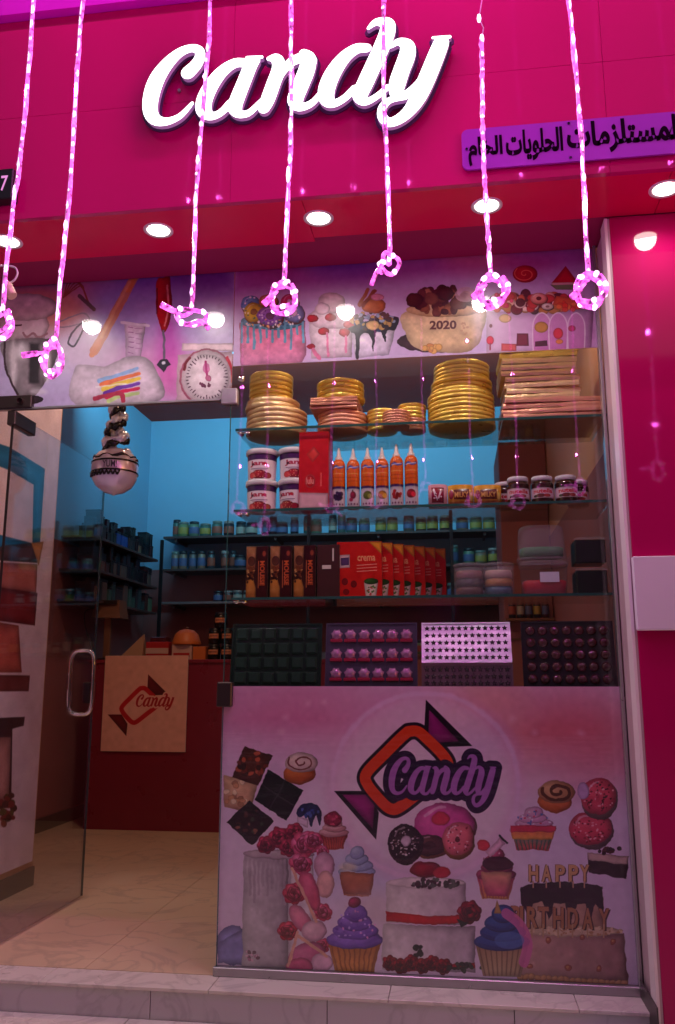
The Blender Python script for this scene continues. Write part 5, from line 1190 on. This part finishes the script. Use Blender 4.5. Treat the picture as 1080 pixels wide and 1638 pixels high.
# ------------------------------------------------------------------ inside the shop
CT = thing('counter', 'tall maroon sales counter at the back of the shop', 'counter', (-1.8, 2.71, 0))
MB().box(-2.585, 2.712, .0, -.90, 3.30, 1.125).build('counter_front', M['counter'], CT)
MB().box(-2.60, 2.70, 1.1255, -.88, 3.32, 1.150, bev=.003).build('counter_top', M['counter'], CT)
c = Canvas(-2.483, .521, -1.871, 1.178, 500, lambda x, y: on_y(x, y, 2.70), (226, 170, 150)); c.mpp = .0045
logo(c, 184+3.7*0, 1070, .44, (0, 0, 0), (190, 20, 30), (120, 14, 24), None, False)
a0, b0 = on_y(217, 1137, 2.70); a1, b1 = on_y(281, 1108, 2.70)
word(c, (a0, b0, a1, b1), (170, 16, 30), (226, 170, 150), .012); c.grain(.01, .015)
cp = thing('counter_poster', 'cream poster with red candy logo on the counter front', 'poster', (-2.17, 2.70, .521))
MB().box(-2.483, 2.698, .521, -1.871, 2.708, 1.178, 0, 1, bev=.001).build('board', [M['paper'], image_mat('counter logo', c.a, .6)], cp)
# desk lamp on the counter
lp = thing('desk_lamp', 'brown desk lamp with an angular shade at the end of the counter', 'lamp', (-2.56, 2.9, 1.15))
M['brown'] = mat('brown lacquer', (.20, .10, .06), .4)
MB().lathe([(.001, 0), (.07, 0), (.07, .012), (.02, .02), (.001, .02)], (-2.56, 2.9, 1.15), 20).build('lamp_foot', M['dark'], lp)
MB().box(-2.585, 2.885, 1.17, -2.535, 2.915, 1.50, bev=.003).build('lamp_post', M['brown'], lp)
mb = MB(); A = [(-2.66, 2.82, 1.46), (-2.44, 2.82, 1.455), (-2.44, 2.99, 1.455), (-2.66, 2.99, 1.46)]; B = [(-2.64, 2.84, 1.575), (-2.46, 2.84, 1.590), (-2.46, 2.97, 1.590), (-2.64, 2.97, 1.575)]
for q in range(4): mb.face([A[q], A[(q+1) % 4], B[(q+1) % 4], B[q]])
mb.face(B); mb.face(A[::-1]); mb.build('lamp_shade', M['brown'], lp)
MB().box(-2.65, 2.815, 1.555, -2.47, 2.835, 1.585).build('shade_rim', M['dark'], lp)
MB().tube(smooth_pts([(-2.64, 2.84, 1.53), (-2.72, 2.84, 1.50), (-2.70, 2.84, 1.36), (-2.62, 2.84, 1.19)], False), .005, 6).build('cord', M['black'], lp)
# goods on the counter
def carton(name, label, x0, z0, x1, z1, y, m, d=.12, extra=None, cat='box'):
    t = thing(name, label, cat, ((x0+x1)/2, y, z0)); MB().box(x0, y, z0, x1, y+d, z1, bev=.003).build('body', m, t)
    if extra:
        for n_, a, mm in extra: MB().box(*a).build(n_, mm, t)
    return t
CTZ = 1.1502
orange = mat('orange card', (.62, .16, .03), .45); redm = mat('red wrap', (.45, .02, .02), .4); creamm = mat('pale wrap', (.6, .4, .32), .5); tanm = mat('tan paper cone', (.40, .22, .12), .7)
t = thing('paper_cone', 'tan pointed paper bag on the counter', 'bag', (-2.3, 2.85, CTZ)); mb = MB()
A = [(-2.44, 2.80, CTZ), (-2.25, 2.80, CTZ), (-2.25, 2.92, CTZ), (-2.44, 2.92, CTZ)]
for q in range(4): mb.face([A[q], A[(q+1) % 4], (-2.26, 2.86, CTZ+.19)])
mb.face(A[::-1]); mb.build('body', tanm, t)
carton('scanner', 'small dark card reader lying beside the desk lamp', -2.53, CTZ, -2.45, CTZ+.035, 2.82, M['black'], .1, None, 'card reader')
carton('sweet_box', 'red sweet box with pale band beside the paper cone', -2.235, CTZ, -2.065, CTZ+.13, 2.83, redm, .15, [('band', (-2.236, 2.8285, CTZ+.045, -2.064, 2.8297, CTZ+.085), creamm)])
carton('sweet_box', 'dark red low box standing on the red sweet box', -2.21, CTZ+.1305, -2.09, CTZ+.165, 2.84, M['dk_red'], .11)
t = thing('dome_tin', 'orange dome lidded tin on the counter', 'tin', (-1.955, 2.9, CTZ))
MB().box(-2.04, 2.83, CTZ, -1.89, 2.98, CTZ+.11, bev=.004).build('tin_body', creamm, t); MB().box(-2.025, 2.826, CTZ+.02, -1.905, 2.8295, CTZ+.05).build('band', redm, t)
MB().lathe([(.105, 0), (.108, .01), (.10, .03), (.085, .075), (.05, .105), (.001, .115)], (-1.955, 2.905, CTZ+.1105), 28).build('dome_lid', orange, t)
MB().lathe([(.001, .0), (.012, .002), (.012, .012), (.001, .014)], (-1.955, 2.905, CTZ+.2255), 12).build('knob', M['brown'], t)
carton('sweet_box', 'plain orange box next to the black jars', -1.885, CTZ, -1.79, CTZ+.095, 2.84, orange)
c = small_canvas(.2, .09, 400, (22, 18, 20)); c.mpp = 1; c.poly([(.07, .02), (.13, .02), (.13, .055), (.07, .055)], (200, 130, 90)); c.line([(.08, .037), (.12, .037)], .003, (90, 40, 30), sm=False)
mj = image_mat('black jar label', c.a, .25)
jar0 = None
for i, (x, k, lab) in enumerate(((-1.735, 0, 'lower black jar with tan label on the counter, next to the orange box'), (-1.638, 0, 'lower black jar with tan label on the counter, farther from the orange box'), (-1.732, 1, 'upper black jar with tan label on the counter, in the middle of the pile'), (-1.636, 1, 'second upper black jar on the counter pile'), (-1.690, 2, 'black jar crowning the pile on the counter'))):
    if jar0 is None:
        jar0 = thing('black_jar', lab, 'jar', (0, 0, 0), 'black jars piled on the counter'); MB().lathe([(.001, 0), (.044, .001), (.046, .006), (.046, .088), (.040, .095)], n=20).build('jar_body', mj, jar0); MB().lathe([(.042, .0953), (.042, .112), (.001, .113)], n=20).build('lid', M['black'], jar0); jar0.location = (x, 2.87, CTZ)
    else: clone(jar0, (x, 2.87, CTZ+k*.1135), random.uniform(-.1, .1), lab)

# ---- shelving on the back wall and the side wall
shm = mat('shelf board dark', (.09, .06, .06), .4)
pal = {'dark': [(.012, .012, .02), (.025, .02, .03), (.04, .012, .02), (.02, .03, .035)], 'green': [(.06, .13, .11), (.12, .20, .13), (.04, .08, .09), (.16, .22, .10)], 'mix': [(.14, .10, .09), (.08, .03, .03), (.24, .15, .10), (.04, .04, .05)]}
pm = {k: [mat('pack '+k, c_, .35) for c_ in v] for k, v in pal.items()}
bandm = [mat('label band', c_, .5) for c_ in ((.40, .36, .30), (.35, .08, .05), (.10, .12, .25), (.38, .28, .06))]
lidm = [mat('lid', c_, .35) for c_ in ((.16, .20, .18), (.02, .02, .03), (.34, .28, .26))]
def pot(x, y, z, r, h, m, lm, label, group, axis=0):
    key = ('pot', round(r, 3), round(h, 3), m.name, lm.name)
    if key not in CACHE:
        t = thing('storage_pot', label, 'pot', (0, 0, 0), group)
        MB().lathe([(.001, 0), (r*.9, .001), (r, .006), (r, h*.78), (r*.86, h*.82)], n=12).build('pot_body', m, t); MB().lathe([(r*.9, h*.822), (r*.94, h*.84), (r*.94, h*.985), (.001, h)], n=12).build('lid', lm, t); MB().lathe([(r*1.012, h*.2), (r*1.02, h*.25), (r*1.02, h*.6), (r*1.012, h*.62)], n=12).build('label_band', rr.choice(bandm), t)
        t.location = (x, y, z); CACHE[key] = t
    else: clone(CACHE[key], (x, y, z), 0, label, group)
def pack(x, y, z, w_, d_, h, m, label, group):
    key = ('pack', round(w_, 3), round(h, 3), round(d_, 3), m.name)
    if key not in CACHE:
        t = thing('storage_box', label, 'box', (0, 0, 0), group); MB().box(-w_/2, -d_/2, 0, w_/2, d_/2, h*.86, bev=.003).build('box_body', m, t); MB().box(-w_/2-.002, -d_/2-.002, h*.8603, w_/2+.002, d_/2+.002, h, bev=.002).build('lid', lidm[1], t); t.location = (x, y, z); CACHE[key] = t
    else: clone(CACHE[key], (x, y, z), 0, label, group)
colname = {'dark': 'dark', 'green': 'pale green', 'mix': 'brown'}
levels = [(2.255, 'top'), (1.965, 'middle'), (1.675, 'bottom')]
rr = random.Random(5)
for z, nm in levels:
    t = thing('wall_shelf', f'{nm} shelf along the back wall of the shop', 'shelf', (-1.2, 4.1, z), 'shelves on the back wall'); MB().box(LX+.28, 3.98, z-.022, .50, BY-.002, z-.0005, bev=.002).build('shelf_board', shm if nm != 'bottom' else M['alu'], t)
    for x in (-2.45, -1.55, -.65, .25): MB().box(x, 4.0, z-.05, x+.02, BY-.002, z-.0225).build('bracket', shm, t)
    x = LX+.36; k = 0
    while x < .42:
        seg = int((x-LX)/.75) % 4
        kind = {'top': ('green', 'dark', 'green', 'mix'), 'middle': ('mix', 'mix', 'dark', 'green'), 'bottom': ('dark', 'dark', 'mix', 'dark')}[nm][seg]
        r_, h = rr.choice(((.042, .10), (.048, .14), (.036, .17), (.052, .12)))
        if nm == 'bottom' and x < LX+.75: x += .1; continue
        lab = f'{colname[kind]} pot, {NTH[k] if k < 20 else "farther"} from the corner on the {nm} back shelf' if k < 20 else f'{colname[kind]} pot {["just after", "two after", "three after", "four after", "five after", "six after", "seven after", "eight after", "nine after", "ten after", "eleven after", "twelve after", "thirteen after", "fourteen after"][k-20]} the twentieth on the {nm} back shelf'
        pot(x, 4.08+rr.uniform(-.02, .04), z, r_, h, rr.choice(pm[kind]), rr.choice(lidm), lab, f'pots on the {nm} shelf of the back wall')
        k += 1; x += r_*2+rr.choice((.004, .006, .012, .05))
# upright posts
for i, (x, y) in enumerate(((-2.55, 3.96), (-1.24, 3.97), (-.02, 3.97))):
    t = thing('shelf_post', ['dark upright post near the corner of the back shelves', 'dark upright post in the middle of the back shelves', 'dark upright post at the end of the back shelves'][i], 'post', (x, y, 0)); MB().box(x-.014, y-.014, 0, x+.014, y+.008, 2.22 if i == 0 else 2.42, bev=.002).build('post', M['black'], t)
# side wall shelving, seen end on behind the door
for z, nm in ((2.04, 'upper'), (1.80, 'middle'), (1.58, 'lower')):
    t = thing('wall_shelf', f'{nm} side wall shelf crowded with dark goods', 'shelf', (LX+.1, 3.3, z), 'shelves on the side wall'); MB().box(LX+.001, 2.6, z-.02, LX+.26, 3.93, z-.0005, bev=.002).build('shelf_board', shm, t)
    y = 2.68; k = 0
    while y < 3.88:
        w_ = rr.choice((.05, .06, .075, .09)); h = rr.uniform(.07, .19)
        h = round(h, 2); kind = 'dark' if z > 1.7 or k < 3 else 'green'
        if z > 2 and 6 <= k <= 8: m_ = CACHE.setdefault('bluebox', mat('blue chequered pack', (.03, .10, .42), .3)); lab = f'blue pack, {["first", "second", "third"][k-6]} of the blue ones on the upper side shelf'
        else: kind = rr.choice((kind, kind, 'mix')); m_ = rr.choice(pm[kind]); lab = f'{colname[kind]} box, {NTH[k]} from the door along the {nm} side shelf'
        for j in range(2):
            if j and (z < 1.7): continue
            if j == 0: pack(LX+.17, y, z, .12, w_, h if z < 1.7 else round(min(h, .11), 2), m_, lab, f'boxes on the {nm} side shelf')
            else: pack(LX+.17+rr.uniform(-.01, .02), y, z+round(min(h, .11), 2)+.0005, rr.choice((.08, .11)), w_*rr.choice((.8, 1)), rr.choice((.04, .07, .10)), rr.choice(pm['dark']), 'stacked '+lab, f'boxes on the {nm} side shelf')
        y += w_+.012; k += 1
# goods seen beneath the lower display shelf: small rows on a ledge behind the window
sb = thing('sideboard', 'low brown sideboard deep behind the window display', 'sideboard', (-.3, 3.2, 0)); MB().box(-.86, 3.0, 0, .55, 3.5, 1.17, bev=.003).build('cabinet', M['wall_rose'], sb); MB().box(-.87, 2.98, 1.1705, .55, 3.52, 1.19, bev=.002).build('cabinet_top', M['brown'], sb)
for k in range(15):
    x = -.78+k*.088; kind = rr.choice(('mix', 'dark', 'green'))
    pot(x, 3.1, 1.1905, .036, rr.choice((.10, .14, .17)), rr.choice(pm[kind]), rr.choice(lidm), f'{colname[kind]} pot, {NTH[k]} from the counter on the sideboard', 'pots on the sideboard')
# tall cabinet at the side wall, behind the pillar side of the display
rc = thing('cabinet', 'tall rose brown cabinet against the side wall behind the spread jars', 'cabinet', (.5, 2.6, 0)); MB().box(.30, 2.25, 0, GX+.025, 2.9, 2.52, bev=.004).build('cabinet_body', M['wall_rose'], rc)
for z in (.8, 1.25, 1.72): MB().box(.296, 2.244, z, GX+.02, 2.2495, z+.012).build('cabinet_edge', M['brown'], rc)
for k in range(5):
    x = .345+k*.05
    pot(x, 2.2, 1.38, .022, .12, rr.choice(pm['dark']), rr.choice(lidm), f'small dark pot, {NTH[k]} on the ledge of the rose cabinet', 'small pots on the cabinet ledge')
MB().box(.30, 2.15, 1.365, GX+.02, 2.2435, 1.3798).build('ledge', M['brown'], rc)

# ---- foil balloon
fb = thing('foil_balloon', 'black and white foil ice cream balloon hanging upside down in the doorway', 'balloon', (-1.512, .42, 2.05))
bx, by = -1.512, .42
MB().lathe([(.0005, 1.825), (.012, 1.832), (.045, 1.842), (.080, 1.868), (.098, 1.900), (.103, 1.925)], (bx, by, 0), 30, wob=lambda a, z: 1+.02*math.sin(11*a)).build('foil_base', M['silver_foil'], fb)
MB().lathe([(.103, 1.9252), (.1045, 1.945), (.102, 1.972)], (bx, by, 0), 30).build('foil_band', mat('pink white foil', (.80, .70, .82), .22, metal=.5, bump=.3), fb)
for z in (1.926, 1.972): MB().lathe([(.1048, z-.004), (.1062, z), (.1048, z+.004)], (bx, by, 0), 30).build('seam', M['black_foil'], fb)
MB().lathe([(.100, 1.9725), (.093, 1.995), (.075, 2.020), (.05, 2.035), (.045, 2.038)], (bx, by, 0), 30, wob=lambda a, z: 1+.05*math.sin(7*a)).build('foil_swirl', M['silver_foil'], fb)
def swirl(z0, z1, r0, r1, m, ph, w_=.013):
    pts = []; n = 40
    for k in range(n+1): u = k/n; a = ph+u*2*PI*1.5; r = r0+(r1-r0)*u; pts.append((bx+r*math.cos(a), by+r*math.sin(a), z0+(z1-z0)*u+.006*math.sin(k*1.7)))
    MB().tube(pts, [w_*(.8+.35*math.sin(k*.9)) for k in range(n+1)], 8).build('foil_swirl', m, fb)
swirl(2.02, 2.14, .048, .042, M['silver_foil'], .3, .022); swirl(2.03, 2.15, .052, .040, M['black_foil'], 2.6, .015); swirl(2.13, 2.24, .034, .022, M['silver_foil'], 1.2, .020); swirl(2.14, 2.245, .036, .022, M['black_foil'], 4.0, .013)
swirl(1.985, 2.005, .095, .088, M['black_foil'], 0, .007)
for k in range(18):
    a = -2.6+k*.09; r = .105
    MB().tube([(bx+r*math.cos(a), by+r*math.sin(a), 1.925-.004-.02*(k % 2)), (bx+r*math.cos(a+.09)*.995, by+r*math.sin(a+.09)*.995, 1.925-.004-.02*((k+1) % 2))], .0045, 6).build('zigzag', M['black_foil'], fb)
T = text_mesh('YUM!', .01); mb = MB()
for t_ in T:
    P_ = []
    for u, v in t_: a = -PI/2-.25+.62*u*1.0+.1; P_.append((bx+.1052*math.cos(a), by+.1052*math.sin(a), 1.934+v*.032))
    mb.face(P_)
mb.build('lettering', M['black'], fb)
MB().tube([(bx, by, 2.23), (bx+.003, by, 2.30), (bx, by, 2.36)], [.010, .005, .002], 8).build('neck', M['black_foil'], fb)
MB().tube([(bx, by, 2.36), (bx, by, CZ)], .001, 4).build('string', M['wire'], fb)

# ------------------------------------------------------------------ interior lamps (the display lamps and the blue strip are unseen additions)
def ceiling_lamp(x, y, label, power, col, m, aim, size=140):
    t = thing('ceiling_lamp', label, 'lamp', (x, y, CZ-.002), 'warm ceiling lamps inside')
    MB().lathe([(.0705, -.002), (.085, -.012), (.09, 0)], (x, y, CZ-.0005), 24).build('trim_ring', M['white_pl'], t); MB().lathe([(.0005, -.008), (.07, -.006)], (x, y, CZ-.0005), 24).build('lens', m, t)
    spot(t, (x, y, CZ-.03), power, col, size, .06, aim)
WL = emis('warm lamp lens', (1, .6, .3), 3)
ceiling_lamp(-1.45, 1.15, 'warm round ceiling lamp just inside the door', WARM_POWER, (1, .60, .38), WL, (-1.7, 1.0, 0))
ceiling_lamp(.05, .75, 'warm round ceiling lamp behind the window display', WARM_POWER*.2, (1, .42, .20), WL, (.05, .75, 0))
for x, wh in ((-.52, 'round gold boards'), (.24, 'rectangular gold boards')):
    t = thing('added_display_lamp', 'unseen display lamp added behind the cake print to brighten the '+wh, 'lamp', (x, .22, 2.72), 'added display lamps')  # hidden behind the print, added to brighten the gold boards
    MB().lathe([(.030, .0), (.036, .02), (.036, .06), (.012, .075), (.001, .076)], (x, .22, 2.66), 18).build('lamp_can', M['dark'], t); MB().tube([(x, .22, 2.735), (x, .22, 2.765)], .006, 6).build('stem', M['dark'], t)
    MB().lathe([(.0005, .003), (.029, .002)], (x, .22, 2.66), 18).build('lens', WL, t)
    spot(t, (x, .22, 2.655), DISPLAY_POWER, (1, .72, .50), 165, .03, (x, .16, 1.5), .5)
ls = thing('added_light_strip', 'unseen blue light strip added under the ceiling to wash the back wall', 'strip light', (-1.1, 2.6, CZ-.04))  # out of view, added to give the back wall its cyan gradient
MB().box(-2.6, 2.58, CZ-.050, .30, 2.62, CZ-.0005, bev=.003).build('strip_case', M['white_pl'], ls)
MB().box(-2.59, 2.585, CZ-.056, .29, 2.615, CZ-.0503).build('strip_lens', emis('blue strip lens', (.12, .7, 1), 3), ls)
for x in (-2.3, -1.65, -1.0, -.35, .1):
    l = bpy.data.lights.new('strip_beam', 'AREA'); l.shape = 'RECTANGLE'; l.size = .6; l.size_y = .03; l.energy = BLUE_POWER/5; l.color = (.22, .74, 1)
    o = bpy.data.objects.new('strip_beam', l); COL.objects.link(o); o.parent = ls; o.location = Vector((x, 2.6, CZ-.062))-base_of(ls); o.rotation_euler = (math.radians(97), 0, 0)
